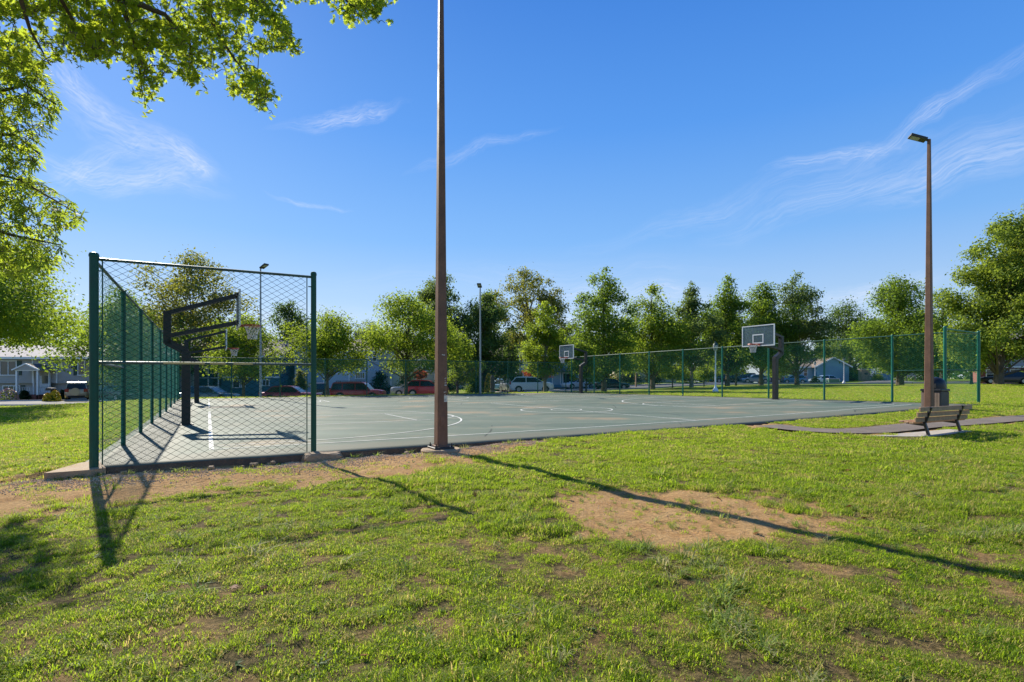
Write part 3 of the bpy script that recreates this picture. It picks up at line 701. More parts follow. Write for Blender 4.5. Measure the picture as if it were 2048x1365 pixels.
flood_pole((rp_x, rp_y, rp_z), 9.15, .22, .085, 'tall square brown light pole with flood lamp behind the park bench', headdir=2.35)
for px, lab in ((520, 'thin far flood light pole seen through the near fence panel'), (963, 'thin far flood light pole beside the white parked hatchback')):
    r_ = (px - CX) / F; u_ = (19.13 + 31.5 * r_ + .1) / (.874 - .486 * r_); x, y = W(u_, CV + .45)
    flood_pole((x, y, Tz(x, y)), 8.0, .14, .08, lab, pm='galv', headdir=-2.2 if px > 900 else -1.0)

# ================================================================ hoops
def hoop(u, v, sgn, label, rimh=2.82):
    x, y, z = pc(u, v); t = thing('basketball_hoop', label, 'basketball hoop', (x, y, z), AN if sgn > 0 else AN + math.pi, 'basketball hoops around the court')
    b = MB()   # local +x points into the court
    S = [((0, 0), .09), ((0, 2.12), .09)]
    b.bbox(-.11, .11, -.11, .11, 0, 2.12, .012)
    b.build('post', M['black'], t)
    b = MB(); b.bar((.03, 0, 2.08), (-.47, 0, 2.36), .2, .2); b.bbox(-.55, -.36, -.1, .1, 2.30, 3.22, .01); b.build('gooseneck', M['black'], t)
    b = MB()
    for yy in (-.10, .10):
        b.bar((-.45, yy * .7, 3.17), (1.30, yy, rimh + .86), .07, .11); b.bar((-.45, yy * .7, 2.52), (1.30, yy, rimh + .05), .07, .11)
    b.bar((1.29, -.45, rimh + .86), (1.29, .45, rimh + .86), .05, .08); b.bar((1.29, -.45, rimh + .05), (1.29, .45, rimh + .05), .05, .08)
    b.build('arm', M['black'], t)
    MB().lathe([(.2, 0), (.2, .02), (.19, .025)], 12).build('base_plate', M['poledark'], t)
    bd = obj('backboard', None, t, (1.34, 0, rimh - .10)); w, h = .915, 1.04
    g = MB(); g.box(-.004, .004, -w + .03, w - .03, .03, h - .03); g.build('glass_pane', M['boardglass'], bd)
    fme = MB()
    for a in (((-.022, .022, -w, w, 0, .045)), ((-.022, .022, -w, w, h - .045, h)), ((-.022, .022, -w, -w + .045, .045, h - .045)), ((-.022, .022, w - .045, w, .045, h - .045))): fme.box(*a)
    fme.build('frame', M['whitep'], bd)
    for q_ in (-.345, .31): MB().box(-.03, -.005, q_, q_ + .035, .045, h - .045).build('brace', M['galv'], bd)
    sq = MB(); s0 = .005
    for a in ((s0, s0 + .004, -.305, .305, .14, .19), (s0, s0 + .004, -.305, .305, .545, .595), (s0, s0 + .004, -.305, -.255, .19, .545), (s0, s0 + .004, .255, .305, .19, .545)): sq.box(*a)
    sq.build('target_square', M['whitep'], bd)
    rm = MB(); R_ = .229; cx_ = 1.34 + .15 + R_
    ring = [(cx_ + R_ * math.cos(a), R_ * math.sin(a), rimh) for a in np.linspace(0, 2 * math.pi, 29)]
    rm.tube(ring, .013, 6, cap=False); rm.add([(1.35, -.13, rimh - .10), (1.35, .13, rimh - .10), (1.35, .13, rimh + .02), (1.35, -.13, rimh + .02), (1.36, -.13, rimh - .10), (1.36, .13, rimh - .10), (1.36, .13, rimh + .02), (1.36, -.13, rimh + .02)], [(0, 1, 2, 3), (4, 5, 6, 7), (0, 4, 5, 1), (2, 6, 7, 3), (0, 4, 7, 3), (1, 5, 6, 2)])
    for yy in (-.10, .10): rm.add([(1.35, yy, rimh - .09), (1.35, yy, rimh), (1.55, yy * .9, rimh)], [(0, 1, 2)]); rm.add([(1.35, yy + .006, rimh - .09), (1.35, yy + .006, rimh), (1.55, yy * .9 + .006, rimh)], [(0, 1, 2)])
    rm.tube([(cx_ + .235 * math.cos(a), .235 * math.sin(a), rimh - .035) for a in np.linspace(0, 2 * math.pi, 29)], .012, 6, cap=False)
    rm.build('rim', M['orange'], t)
    nt = MB(); N = 12; lv = [(R_, 0), (R_ * .86, -.09), (R_ * .72, -.18), (R_ * .6, -.27), (R_ * .56, -.36), (R_ * .56, -.42)]
    for s_ in (1, -1):
        for i in range(N):
            nt.tube([(cx_ + r_ * math.cos(2 * math.pi * (i + s_ * k * .5) / N), r_ * math.sin(2 * math.pi * (i + s_ * k * .5) / N), rimh + dz) for k, (r_, dz) in enumerate(lv)], .008, 3, cap=False)
    nt.build('net', M['net'], t); return t
gm = bpy.data.materials.new('clear_board'); gm.use_nodes = True; n_ = NT(gm.node_tree); n_.n.clear()
o_ = n_.node('ShaderNodeOutputMaterial'); gl = n_.node('ShaderNodeBsdfGlossy'); gl.inputs['Roughness'].default_value = .08; gl.inputs[0].default_value = (.9, .95, 1, 1)
tr = n_.node('ShaderNodeBsdfTransparent'); tr.inputs[0].default_value = (.66, .76, .82, 1); df = n_.node('ShaderNodeBsdfDiffuse'); df.inputs[0].default_value = (.20, .27, .33, 1)
m1 = n_.node('ShaderNodeMixShader'); m1.inputs[0].default_value = .35; n_.l.new(tr.outputs[0], m1.inputs[1]); n_.l.new(df.outputs[0], m1.inputs[2])
m2 = n_.node('ShaderNodeMixShader'); m2.inputs[0].default_value = .08; n_.l.new(m1.outputs[0], m2.inputs[1]); n_.l.new(gl.outputs[0], m2.inputs[2]); n_.l.new(m2.outputs[0], o_.inputs[0]); M['boardglass'] = gm
hoop(.9, 8.35, 1, 'nearest basketball hoop with black gooseneck post behind the near fence panel', 2.93)
hoop(.95, 22.6, 1, 'black basketball hoop farther down the left fence, beyond the nearest hoop', 2.85)
hoop(26.6, 7.9, -1, 'basketball hoop with white framed clear backboard before the tall right fence', 2.76)
hoop(26.5, 24.3, -1, 'basketball hoop at the far right corner in front of the blue house garage', 2.72)

# ================================================================ bench and bin
def bench():
    Yl = 12.0; x0 = (1840 - CX) / F * Yl; Ln = 2.42
    z = EYE - (876 - HY) * 12.35 / F
    t = thing('park_bench', 'wooden slatted park bench with black metal legs facing the court beside the path', 'bench', (x0, Yl, z), AN)
    # local x along the bench, +y towards the court (front)
    for i, (yy, zc_) in enumerate(((-.02, .655), (.03, .535), (.075, .42))):
        MB().bbox(0, Ln, yy, yy + .04, zc_ - .05, zc_ + .05, .006).build('back_slat', M['wood'], t)
    for i, yy in enumerate((.13, .235, .34)):
        MB().bbox(0, Ln, yy, yy + .085, .33 + .01 * i, .37 + .01 * i, .006).build('seat_slat', M['wood'], t)
    for xx in (.42, Ln - .5):
        b = MB(); b.bar((xx, -.025, .70), (xx, .10, .33), .06, .05); b.bar((xx, .10, .345), (xx, -.02, -.06), .06, .05); b.build('leg', M['black'], t)
        b = MB(); b.bar((xx, .08, .29), (xx, .46, .325), .05, .05); b.build('seat_support', M['black'], t)
    p = [(x0 - .5, Yl - .1), (x0 + 2.1, Yl + 1.0)]
    return t
bench()
def lc(u, v): x0 = (1840 - CX) / F * 12.0; return (x0 + u * UD[0] + v * VD[0], 12.0 + u * UD[1] + v * VD[1])
pad('bench_pad', [lc(-1.0, .55), lc(.2, -.13), lc(2.2, -.12), lc(2.15, .35)], M['concg'], .035)
bnx, bny = (1870 - CX) / F * 19.6, 19.6
t = thing('litter_bin', 'brown litter bin with dark domed lid standing behind the right light pole', 'litter bin', (bnx, bny, Tz(bnx, bny)), AN)
MB().bbox(-.31, .31, -.31, .31, 0, .72, .03).build('bin_body', M['flatbin'], t)
for i in range(7): MB().box(-.318, -.311, -.27 + i * .08, -.27 + i * .08 + .065, .05, .66).build('slat', M['binlit'], t)  # tan colour paints the sunlit left side of the bin
MB().bbox(-.33, .33, -.33, .33, .722, .80, .02).build('rim', M['black'], t)
MB().lathe([(.32, .80), (.32, .95), (.29, 1.08), (.20, 1.18), (.05, 1.22)], 20).build('domed_lid', M['black'], t, smooth=True)
MB().box(-.318, -.30, -.16, .16, .84, .99).build('opening', M['poledark'], t)

# ================================================================ trees
def unit(v): return v / np.maximum(np.linalg.norm(v, axis=1)[:, None], 1e-9)
def leaves_mesh(name, P, size, m_, r_, outward=None, up=.35, asp=.6, droop=0, rnd=None):
    n = len(P); nrm = r_.normal(size=(n, 3)); nrm[:, 2] = np.abs(nrm[:, 2]) * (1 + up)
    if outward is not None: nrm += outward * .8
    nrm = unit(nrm); a = np.cross(nrm, unit(r_.normal(size=(n, 3)))); a = unit(a); a[:, 2] -= droop; a = unit(a); b = unit(np.cross(nrm, a))
    s = size * r_.uniform(.5, 1.4, (n, 1)); A = a * s * .5; B = b * s * .5 * asp; Nn = nrm * s * .07
    V = np.stack([P - A, P - A * .05 - B + Nn, P + A, P - A * .05 + B + Nn], 1).reshape(-1, 3)
    i = np.arange(n) * 4; Fc = np.stack([i, i + 1, i + 2, i + 3], -1)
    rv = r_.random(n) if rnd is None else rnd
    return np_mesh(name, V, Fc, m_, {'rnd': ('FACE', 'FLOAT', rv.astype(np.float32))})
PROF = {'round': lambda t: np.sqrt(np.clip(1 - (2 * t - 1) ** 2, 0, 1)) ** .8,
        'oval': lambda t: np.clip(np.sin(np.pi * np.clip(t, 0, 1) ** .75), 0, 1) ** .65,
        'cone': lambda t: (1 - t) ** .75 * np.clip(t * 6 + .5, 0, 1) + .04,
        'egg': lambda t: np.clip(np.sin(np.pi * np.clip(t * .93 + .05, 0, 1) ** .62), 0, 1) ** .8,
        'spread': lambda t: np.clip(np.sin(np.pi * np.clip(t * .8 + .18, 0, 1)), 0, 1) ** .6,
        'dome': lambda t: np.sqrt(np.clip(1 - t ** 2.2, 0, 1)),
        'column': lambda t: np.clip(t * 8, 0, 1) * np.clip((1 - t) * 4, 0, 1) ** .6 * .9 + .05}
NTRI = [0]
def tree(name, label, px, Y, top, hw, cb, shape, m_, nleaf, leaf=.2, ncl=46, seed=1, tr=.16, base=None, group=None, cat='tree', gaps=.5, crad=.24, bark='bark', clus=None, dx=0, lean=0, wide=1.0, world=None, noroot=False, flat=.75, multi=1):
    nleaf = int(nleaf * 1.75); leaf *= .9; r_ = np.random.default_rng(seed * 101 + 5)
    if world: X, Yw, z0 = world[0], world[1], Tz(world[0], world[1]); Ht, C0, R = world[2], world[3], world[4]
    else:
        X, Yw, z0 = at(px, Y); Ht = zz(top, Y) - z0; C0 = zz(cb, Y) - z0; R = hw * (1.16 if hw > 100 else 1.36) * Y / F
    t = thing(name, label, cat, (X, Yw, z0), group=group)
    f = PROF[shape]; tt = np.linspace(.0, 1, 60); wgt = f(tt) ** 1.4 + .02; wgt /= wgt.sum()
    tc_ = r_.choice(tt, ncl, p=wgt) + r_.uniform(-.015, .015, ncl); tc_ = np.clip(tc_, .02, .97)
    an = r_.uniform(0, 2 * math.pi, ncl) ; rr = f(tc_) * R * (r_.random(ncl) ** .5)
    Hc = Ht - C0; rc = R * crad * r_.uniform(.8, 1.5, ncl) * (.5 + .5 * f(tc_))
    rr = np.maximum(rr - rc * .5, 0) * (1 + .28 * np.sin(an * 2 + seed) * r_.random() + r_.normal(0, .12, ncl))
    C = np.stack([rr * np.cos(an) * wide + dx * (tc_), rr * np.sin(an), C0 + tc_ * Hc - rc * .3], -1)
    # a leader of small clusters to reach the top
    k_ = 12; zt_ = np.linspace(.45, .96, k_); fz = f(zt_); C = np.vstack([C, np.stack([r_.normal(0, .3, k_) * R * fz + dx * zt_, r_.normal(0, .3, k_) * R * fz, C0 + zt_ * Hc], -1)]); rc = np.append(rc, np.maximum(R * .13, np.minimum(fz * R * .55, R * crad * 1.4)))
    C[:, 2] = np.maximum(C[:, 2], C0 + rc * flat * 1.05)
    w = rc ** 2; w = w / w.sum(); ci = r_.choice(len(C), nleaf, p=w)
    d = r_.normal(size=(nleaf, 3)); d = unit(d); rad = r_.random(nleaf) ** .5
    lob = 1 + .35 * np.sin(d[:, 0] * 4 + ci) * np.cos(d[:, 1] * 5 + ci * 1.7)
    off = d * (rad * rc[ci] * lob)[:, None]; off[:, 2] *= flat
    P = C[ci] + off
    nleaf_ = nleaf; stray = r_.random(nleaf) < .10; P[stray] += r_.normal(size=(stray.sum(), 3)) * R * .07
    o = obj('crown', leaves_mesh('crown', P, leaf, m_, r_, outward=d * np.array([1, 1, .6]), rnd=np.clip(r_.normal(.45, .25, nleaf) + .12 * np.sin(ci * 2.3), 0, 1)), t)
    b = MB(); lean_ = r_.normal(0, .03, 2) * Ht
    if not noroot:
        def trk(z): s_ = z / Ht; return Vector((lean_[0] * s_ * s_ + dx * max(0, (z - C0) / max(Hc, .1)) + .02 * Ht * math.sin(3 * s_ + seed) * s_ * .4 + lean * s_, lean_[1] * s_ * s_, z))
        zs = np.linspace(-.15, Ht * (.9 if shape in ('cone', 'egg', 'column', 'oval') else .62), 9)
        b.tube([trk(z) for z in zs], [tr * (1.35 if i == 0 else 1.0) * (1 - .88 * (i / 8) ** 1.1) for i in range(9)], 8)
        nl = min(len(C) - 12, 44)
        for i in range(nl):
            c = Vector(C[i]); zb = max(C0 * .75, c.z - (.28 + .3 * r_.random()) * max(Hc * .6, math.hypot(c.x, c.y) * .9)); zb = min(zb, zs[-1] * .97)
            p0 = trk(zb); rt = tr * (1 - .85 * zb / Ht) * .42; mid = p0.lerp(c, .5) + Vector((0, 0, .06 * (c - p0).length)) + Vector(r_.normal(0, .04, 3)) * (c - p0).length
            b.tube([p0, p0.lerp(mid, .5) + Vector((0, 0, .02)), mid, c], [rt, rt * .75, rt * .5, rt * .16], 4, cap=False)
            for j in range(2):
                e = c + Vector(r_.normal(0, 1, 3)).normalized() * rc[i] * .9; b.tube([mid.lerp(c, .6), e], [rt * .3, rt * .08], 3, cap=False)
        b.build('trunk', M[bark], t, smooth=True)
    NTRI[0] += nleaf * 2
    return t
TG = 'street trees beyond the court'
# left of the court
tree('maple_tree', 'leafy green maple overhanging the grey house at left', -75, 30, 450, 236, 700, 'dome', L['bright'], 42000, .19, 110, 3, .34, bark='barkg', crad=.22)
tree('shade_tree', 'dense green tree between the grey house and the teal house', 255, 52, 575, 88, 790, 'oval', L['mid'], 12000, .26, 50, 4, .2)
tree('oak_tree', 'broad thinly leaved tree with brown tinged crown behind the teal house', 375, 62, 508, 132, 735, 'spread', L['olive'], 12000, .30, 60, 5, .35, crad=.17)
tree('evergreen_tree', 'dark dense tree rising behind the white gable', 577, 72, 600, 55, 770, 'oval', L['dark'], 9000, .30, 44, 6, .25)
tree('shade_tree', 'dark tree filling in behind the teal roof by the nearest hoop', 440, 70, 640, 60, 780, 'round', L['mid'], 6000, .30, 34, 8, .2)
tree('young_maple', 'yellow green young tree by the second hoop, in front of the teal house', 487, 42.5, 638, 64, 762, 'round', L['bright'], 9000, .19, 44, 9, .14, group=TG)
tree('young_maple', 'round bright green young tree above the maroon estate car', 655, 43.5, 636, 76, 752, 'round', L['bright'], 11000, .19, 50, 10, .16, group=TG)
tree('bare_tree', 'fine twigged thinly leaved tree behind the chimney', 738, 100, 640, 30, 700, 'dome', L['grey'], 1500, .26, 40, 11, .22, crad=.2)
tree('maple_tree', 'wide bright green tree behind the near light pole', 812, 47, 592, 92, 750, 'spread', L['bright'], 15000, .21, 64, 12, .2, group=TG, crad=.2)
tree('poplar_tree', 'tall pointed grey green tree just right of the near light pole', 880, 66, 545, 66, 740, 'oval', L['grey'], 13000, .27, 60, 13, .3, crad=.18)
tree('evergreen_tree', 'tall dark evergreen behind the far flood light pole', 972, 62, 580, 68, 775, 'egg', L['dark'], 15000, .27, 60, 14, .3, crad=.24)
tree('shade_tree', 'bright leaved smaller tree at the foot of the dark evergreen', 915, 54, 665, 42, 768, 'round', L['bright'], 5000, .22, 34, 15, .14)
tree('locust_tree', 'tall airy olive tree with open crown behind the dark evergreen', 1052, 84, 540, 72, 715, 'spread', L['olive'], 11000, .33, 60, 16, .4, crad=.17)
tree('young_maple', 'slender bright tree beside the white hatchback', 1090, 49, 600, 44, 755, 'egg', L['bright'], 9500, .20, 50, 17, .15, group=TG, crad=.26, bark='barkg')
tree('small_conifer', 'small dark conifer behind the far right hoop', 1150, 95, 648, 24, 735, 'cone', L['dark'], 3000, .32, 30, 18, .15)
tree('sycamore_tree', 'tall open pyramidal tree right of the far hoop', 1208, 52, 533, 66, 752, 'egg', L['mid'], 15000, .23, 66, 19, .22, group=TG, crad=.22)
tree('young_maple', 'low bright tree under the tall pyramidal tree', 1172, 47, 690, 32, 768, 'round', L['bright'], 3500, .19, 26, 20, .09, group=TG)
tree('maple_tree', 'broad yellow green tree left of the street sign', 1305, 60, 570, 68, 752, 'egg', L['bright'], 15000, .25, 66, 21, .25, group=TG, crad=.24)
tree('poplar_tree', 'narrow grey green tree with a pale trunk near the globe lamp', 1383, 62, 562, 44, 735, 'egg', L['grey'], 10000, .25, 54, 22, .2, group=TG, bark='barkg')
tree('young_maple', 'small yellow green tree on the verge left of the globe lamp', 1345, 64, 733, 36, 760, 'round', L['bright'], 3000, .22, 24, 23, .09, group=TG)
tree('maple_tree', 'tall bright green tree behind the globe lamp', 1455, 65, 550, 58, 740, 'egg', L['mid'], 14000, .26, 62, 24, .25, group=TG, crad=.25)
tree('young_maple', 'small bright tree between the globe lamp and the parked cars', 1408, 66, 735, 28, 762, 'round', L['bright'], 2500, .22, 22, 25, .09, group=TG)
tree('shade_tree', 'dark green tree directly behind the right backboard', 1522, 67, 562, 56, 742, 'oval', L['mid'], 13000, .27, 60, 26, .25, group=TG, crad=.25)
tree('young_maple', 'small slim trunked tree left of the right backboard', 1472, 66, 690, 38, 752, 'round', L['mid'], 5000, .22, 30, 27, .13, group=TG)
tree('sycamore_tree', 'tall open tree at the right end of the street tree row', 1594, 68, 543, 60, 748, 'egg', L['grey'], 15000, .27, 66, 28, .25, group=TG, crad=.22)
tree('young_maple', 'bright low tree beside the blue ranch house', 1560, 82, 715, 30, 758, 'round', L['bright'], 2500, .26, 22, 29, .1)
tree('maple_tree', 'dark rounded tree behind the blue gable', 1700, 105, 610, 58, 765, 'round', L['dark'], 11000, .36, 60, 30, .4, crad=.25)
tree('oak_tree', 'large mid green tree towering behind the right court fence', 1800, 66, 548, 74, 752, 'oval', L['mid'], 22000, .27, 80, 31, .35, crad=.25)
tree('shade_tree', 'bright green tree between the right light pole and the big maple', 1885, 72, 575, 52, 745, 'oval', L['bright'], 9000, .28, 50, 32, .3)
tree('maple_tree', 'very large round maple with yellow tinged leaves at the right edge', 1996, 48, 384, 108, 748, 'oval', L['maple'], 46000, .25, 130, 33, .30, crad=.2, dx=3.4)
tree('young_maple', 'bright tree filling the gap at the foot of the stone pillar', 1690, 106, 722, 22, 768, 'round', L['bright'], 1800, .30, 18, 34, .09)
tree('shade_tree', 'lawn tree with short dark trunk seen through the wing panel', 1943, 62, 668, 46, 742, 'round', L['mid'], 5000, .25, 34, 35, .16)
for i, (px, tp, hw, Yb, mk, lb) in enumerate([(700, 690, 34, 95, 'mid', 'dark filler tree behind the pale blue house'), (775, 668, 34, 92, 'grey', 'grey green tree between the chimney and the wide bright tree'),
    (1015, 660, 34, 96, 'dark', 'dark tree behind the tall evergreen'), (1140, 650, 30, 100, 'dark', 'dark tree behind the blue house roof'), (1262, 650, 40, 100, 'mid', 'tree behind the beige house'),
    (1340, 640, 36, 104, 'dark', 'dark tree behind the hedge by the street sign'), (1425, 635, 38, 108, 'mid', 'tree rising behind the pale grey house'), (1500, 640, 34, 118, 'dark', 'dark tree behind the parking lot'),
    (1560, 650, 36, 120, 'mid', 'tree behind the blue ranch house'), (1655, 668, 34, 122, 'mid', 'low tree behind the broad blue gable'), (1745, 640, 36, 116, 'mid', 'tree behind the garden dome'), (1850, 640, 44, 112, 'mid', 'tree far behind the litter bin'),
    (300, 625, 48, 84, 'mid', 'tree behind the covered car at left'), (500, 650, 36, 88, 'dark', 'dark tree behind the teal house roof'), (215, 640, 40, 90, 'dark', 'dark tree behind the far weathered roof')]):
    tree('background_tree', lb, px, Yb, tp, hw, 775, 'round', L[mk], 6500, .38, 40, 300 + i, .3, crad=.26, group='trees behind the houses')
# dark shrubs and hedges by the houses
SG = 'shrubs in front of the houses'
def shrub(label, px, Y, top, hw, m_, n, leaf=.16, seed=1, shape='dome', name='shrub', dp=None, cat='shrub'):
    return tree(name, label, px, Y, top, hw, 0, shape, m_, n, leaf, 26, seed, .05, world=(*at(px, Y)[:2], zz(top, Y) - at(px, Y)[2], .02, hw * Y / F), noroot=True, crad=.35, cat=cat, group=SG)
for i, (lb, px, Y, tp, hw, mk, n) in enumerate([
    ('dark clipped shrub at the left of the grey house steps', 50, 56, 782, 14, 'hedge', 1200), ('dark shrub beside the grey house driveway', 126, 56.5, 780, 12, 'hedge', 1000),
    ('tall dark columnar hedge beside the blue house', 1022, 68, 703, 24, 'hedge', 5000), ('round dark shrub beneath the reddish tree', 1080, 70, 752, 16, 'hedge', 1500),
    ('dark hedge left of the street sign', 1255, 84, 744, 34, 'hedge', 3500), ('dark hedge right of the street sign', 1310, 84, 745, 28, 'hedge', 3000),
    ('dark hedge behind the small verge trees', 1375, 86, 744, 32, 'hedge', 3000), ('leafy shrub beside the beige house drive', 950, 58, 752, 24, 'mid', 2500),
    ('dark bushy hedge beside the white lamp post', 760, 66, 742, 26, 'hedge', 3000), ('green shrub mass behind the white lamp post', 812, 70, 738, 24, 'mid', 2500),
    ('dark shrub row behind the small near-pole tree', 890, 66, 745, 30, 'hedge', 3000), ('dark shrub against the teal house corner', 600, 60, 738, 20, 'olive', 2500),
    ('green shrub at the foot of the blue dome', 1756, 98, 748, 13, 'mid', 1200), ('dark shrub under the blue gable', 1630, 92, 752, 10, 'hedge', 900),
    ('dark hedge behind the stone pillar', 1700, 112, 738, 40, 'hedge', 4000), ('tall dark hedge behind the blue dome', 1790, 118, 725, 50, 'dark', 5000),
    ('olive hedge beyond the lawn right of the sign board', 1880, 110, 735, 40, 'mid', 3500), ('clipped green shrub by the lilac grey house', 2040, 69, 741, 16, 'mid', 1500),
    ('dark shrub at the left end of the teal house', 345, 58, 760, 18, 'hedge', 1500), ('dark hedge behind the covered car', 280, 60, 745, 40, 'dark', 4500)]):
    shrub(lb, px, Y, tp, hw, L[mk], n, .17, 200 + i)
tree('japanese_maple', 'reddish leaved small tree in front of the blue house', 1076, 72, 735, 24, 762, 'round', L['red'], 1800, .2, 22, 60, .1)
tree('redbud_tree', 'orange brown leaved shrub left of the near light pole', 842, 74, 742, 15, 760, 'round', L['red'], 1100, .22, 18, 61, .1)
# far woods on the horizon
r_ = np.random.default_rng(99); n = 60000; a = r_.uniform(-1.25, 1.25, n); Rw = r_.uniform(190, 235, n); hgt = 7 + 5 * fbm(a * 40, a * 0, .12 * 3, 3) + 2 * np.sin(a * 23)
zc_ = r_.random(n) ** .8 * hgt
P = np.stack([Rw * np.sin(a), Rw * np.cos(a), 1 + zc_], -1)
o = obj('distant_woods', leaves_mesh('distant_woods', P, 1.3, L['dark'], r_)); tag(o, 'dark line of far woods beyond all the houses', 'woods', kind='stuff')

# ================================================================ the two trees overhead at the left
def star_leaf(n_):   # pin oak leaf outline, tip towards +x
    o = [(0, 0), (.10, .03), (.18, .34), (.27, .08), (.42, .50), (.50, .10), (.66, .40), (.72, .09), (1, 0)]
    low = [(x, -y) for x, y in o[1:-1]][::-1]; return o + low
SL = star_leaf(0)
def star_mesh(name, P, A, N, size, m_, rv):
    n = len(P); A = unit(A); Bv = unit(np.cross(N, A)); Nn = np.cross(A, Bv); k = len(SL)
    sl = np.array(SL); V = P[:, None, :] + size[:, None, None] * (A[:, None, :] * sl[None, :, 0, None] + Bv[:, None, :] * sl[None, :, 1, None] - Nn[:, None, :] * (.22 * (sl[None, :, 0, None]) ** 2 + .25 * np.abs(sl[None, :, 1, None])))
    tri = []
    m = 9  # upper outline 0..8, lower 9..15 (reverse)
    U = list(range(0, 9)); Lw = [0] + list(range(15, 8, -1)) + [8]
    for i in range(8):
        tri.append((U[i], Lw[i], Lw[i + 1])) if i > 0 else None
        tri.append((U[i], Lw[i + 1], U[i + 1]))
    tri = np.array(tri); i = (np.arange(n) * k)[:, None, None]; Fc = (tri[None] + i).reshape(-1, 3)
    return np_mesh(name, V.reshape(-1, 3), Fc, m_, {'rnd': ('FACE', 'FLOAT', np.repeat(rv, len(tri)).astype(np.float32))})
def inpoly(x, y, poly):
    ins = np.zeros(len(x), bool); n = len(poly); j = n - 1
    for i in range(n):
        xi, yi = poly[i]; xj, yj = poly[j]
        c = ((yi > y) != (yj > y)) & (x < (xj - xi) * (y - yi) / (yj - yi + 1e-12) + xi); ins ^= c; j = i
    return ins
def w3(px, py, Y): return Vector(((px - CX) / F * Y, Y, EYE - (py - HY) * Y / F))
oak = thing('pin_oak_tree', 'overhanging pin oak with star shaped leaves filling the upper left', 'tree', (-8.6, 3.4, Tz(-8.6, 3.4)))
ob = Vector(oak.location)
poly = [(-900, -900), (560, -500), (640, -60), (760, -160), (775, 20), (700, 52), (655, 15), (560, 0), (592, 95), (500, 108), (546, 190), (520, 212), (450, 175), (400, 130), (388, 168), (345, 148), (285, 200), (278, 135), (235, 118), (180, 125), (130, 118), (80, 150), (0, 140), (-400, 250)]
r_ = np.random.default_rng(21)
br = MB(); tips = []
trunk = [ob + Vector((0, 0, -.2)), ob + Vector((.05, .02, 2.2)), ob + Vector((.1, .15, 4.6)), ob + Vector((.25, .4, 7.2)), ob + Vector((.4, .6, 9.5))]
br.tube(trunk, [.34, .27, .22, .15, .07], 12)
limbs = [[(150, -330, 5.6), (235, -10, 7.0), (262, 60, 7.4), (277, 120, 7.6), (285, 190, 7.7)],
         [(235, -10, 7.0), (330, 30, 7.6), (380, 90, 7.9), (388, 160, 8.0)],
         [(235, -200, 6.4), (400, -40, 7.4), (430, 60, 7.8), (470, 120, 8.1), (532, 200, 8.3)],
         [(235, -200, 6.4), (430, -100, 7.4), (520, 10, 7.9), (585, 92, 8.3)],
         [(430, -300, 6.6), (560, -170, 7.2), (660, -40, 7.6), (700, 10, 7.7), (755, 25, 7.9)],
         [(100, -300, 5.8), (90, -60, 6.6), (150, 50, 7.2), (190, 110, 7.4)],
         [(0, -300, 5.6), (30, -40, 6.6), (60, 60, 7.0), (100, 130, 7.2)],
         [(-200, -100, 6.6), (-100, 60, 7.2), (0, 130, 7.5)]]
allpts = []
for lb in limbs:
    p0 = [w3(*p) for p in lb]; s0 = min(trunk, key=lambda q: (q - p0[0]).length if q.z > 3 else 99)
    br.tube([s0, s0.lerp(p0[0], .5) + Vector((0, 0, .35))] + p0, [.10, .07] + list(np.linspace(.045, .006, len(p0))), 6, cap=False)
    for i in range(len(p0) - 1):
        for t_ in np.linspace(0, 1, 10): allpts.append(p0[i].lerp(p0[i + 1], t_))
AP = np.array(allpts)
tipC = np.vstack([np.array(w3(*lb[-1])) + r_.normal(0, .09, (16, 3)) for lb in limbs[:6]] + [np.array(w3(*lb[-1]).lerp(w3(*lb[-2]), .5)) + r_.normal(0, .09, (10, 3)) for lb in limbs[:6]])
n = 7600; sx = r_.uniform(-700, 780, n * 4); sy = r_.uniform(-600, 215, n * 4); ok = inpoly(sx, sy, poly)
# an even cover inside the outline, thinner towards the pale gap at the left
dens = np.where((sx < 120) & (sy > 40), .6, 1.0) * np.where(fbm(sx * .01, sy * .01, 1.6, 3) < .42, .35, 1.0) * np.where(sy < -20, .30, 1.0); ok &= r_.random(n * 4) < dens; sx, sy = sx[ok][:n], sy[ok][:n]
dep = r_.uniform(6.6, 8.6, len(sx)) + .6 * (sx / 600)
C = np.vstack([np.stack([(sx - CX) / F * dep, dep, EYE - (sy - HY) * dep / F], -1), tipC])
LP, LA, LN = [], [], []
def grow_order(C, AP): return C[np.argsort([((AP - c) ** 2).sum(1).min() for c in C])]
for c in grow_order(C, AP):
    d2 = ((AP - c) ** 2).sum(1); j = np.argmin(d2); q = Vector(AP[j]); cv_ = Vector(c); AP = np.vstack([AP, c])
    if 1: br.tube([q, q.lerp(cv_, .5) + Vector((0, 0, .03)), cv_], [.006, .005, .003], 3, cap=False)
    ax = np.array(cv_ - q) + r_.normal(0, .2, 3) + np.array([0, 0, -.15]); ax /= np.linalg.norm(ax) + 1e-6
    m = r_.integers(4, 8)
    for i in range(m):
        LP.append(c - ax * r_.uniform(0, .16) + r_.normal(0, .012, 3)); LA.append(ax * .7 + r_.normal(0, .55, 3) + np.array([0, 0, -.15])); LN.append(r_.normal(0, .45, 3) + np.array([0, 0, 1]))
LP, LA, LN = map(np.array, (LP, LA, LN)); LP = LP - np.array(ob)
obj('crown', star_mesh('crown', LP, LA, LN, r_.uniform(.05, .098, len(LP)), L['oak'], r_.random(len(LP))), oak)
me = br.mesh('trunk', M['bark'], smooth=True)
me.transform(Matrix.Translation(-ob)); obj('trunk', me, oak)

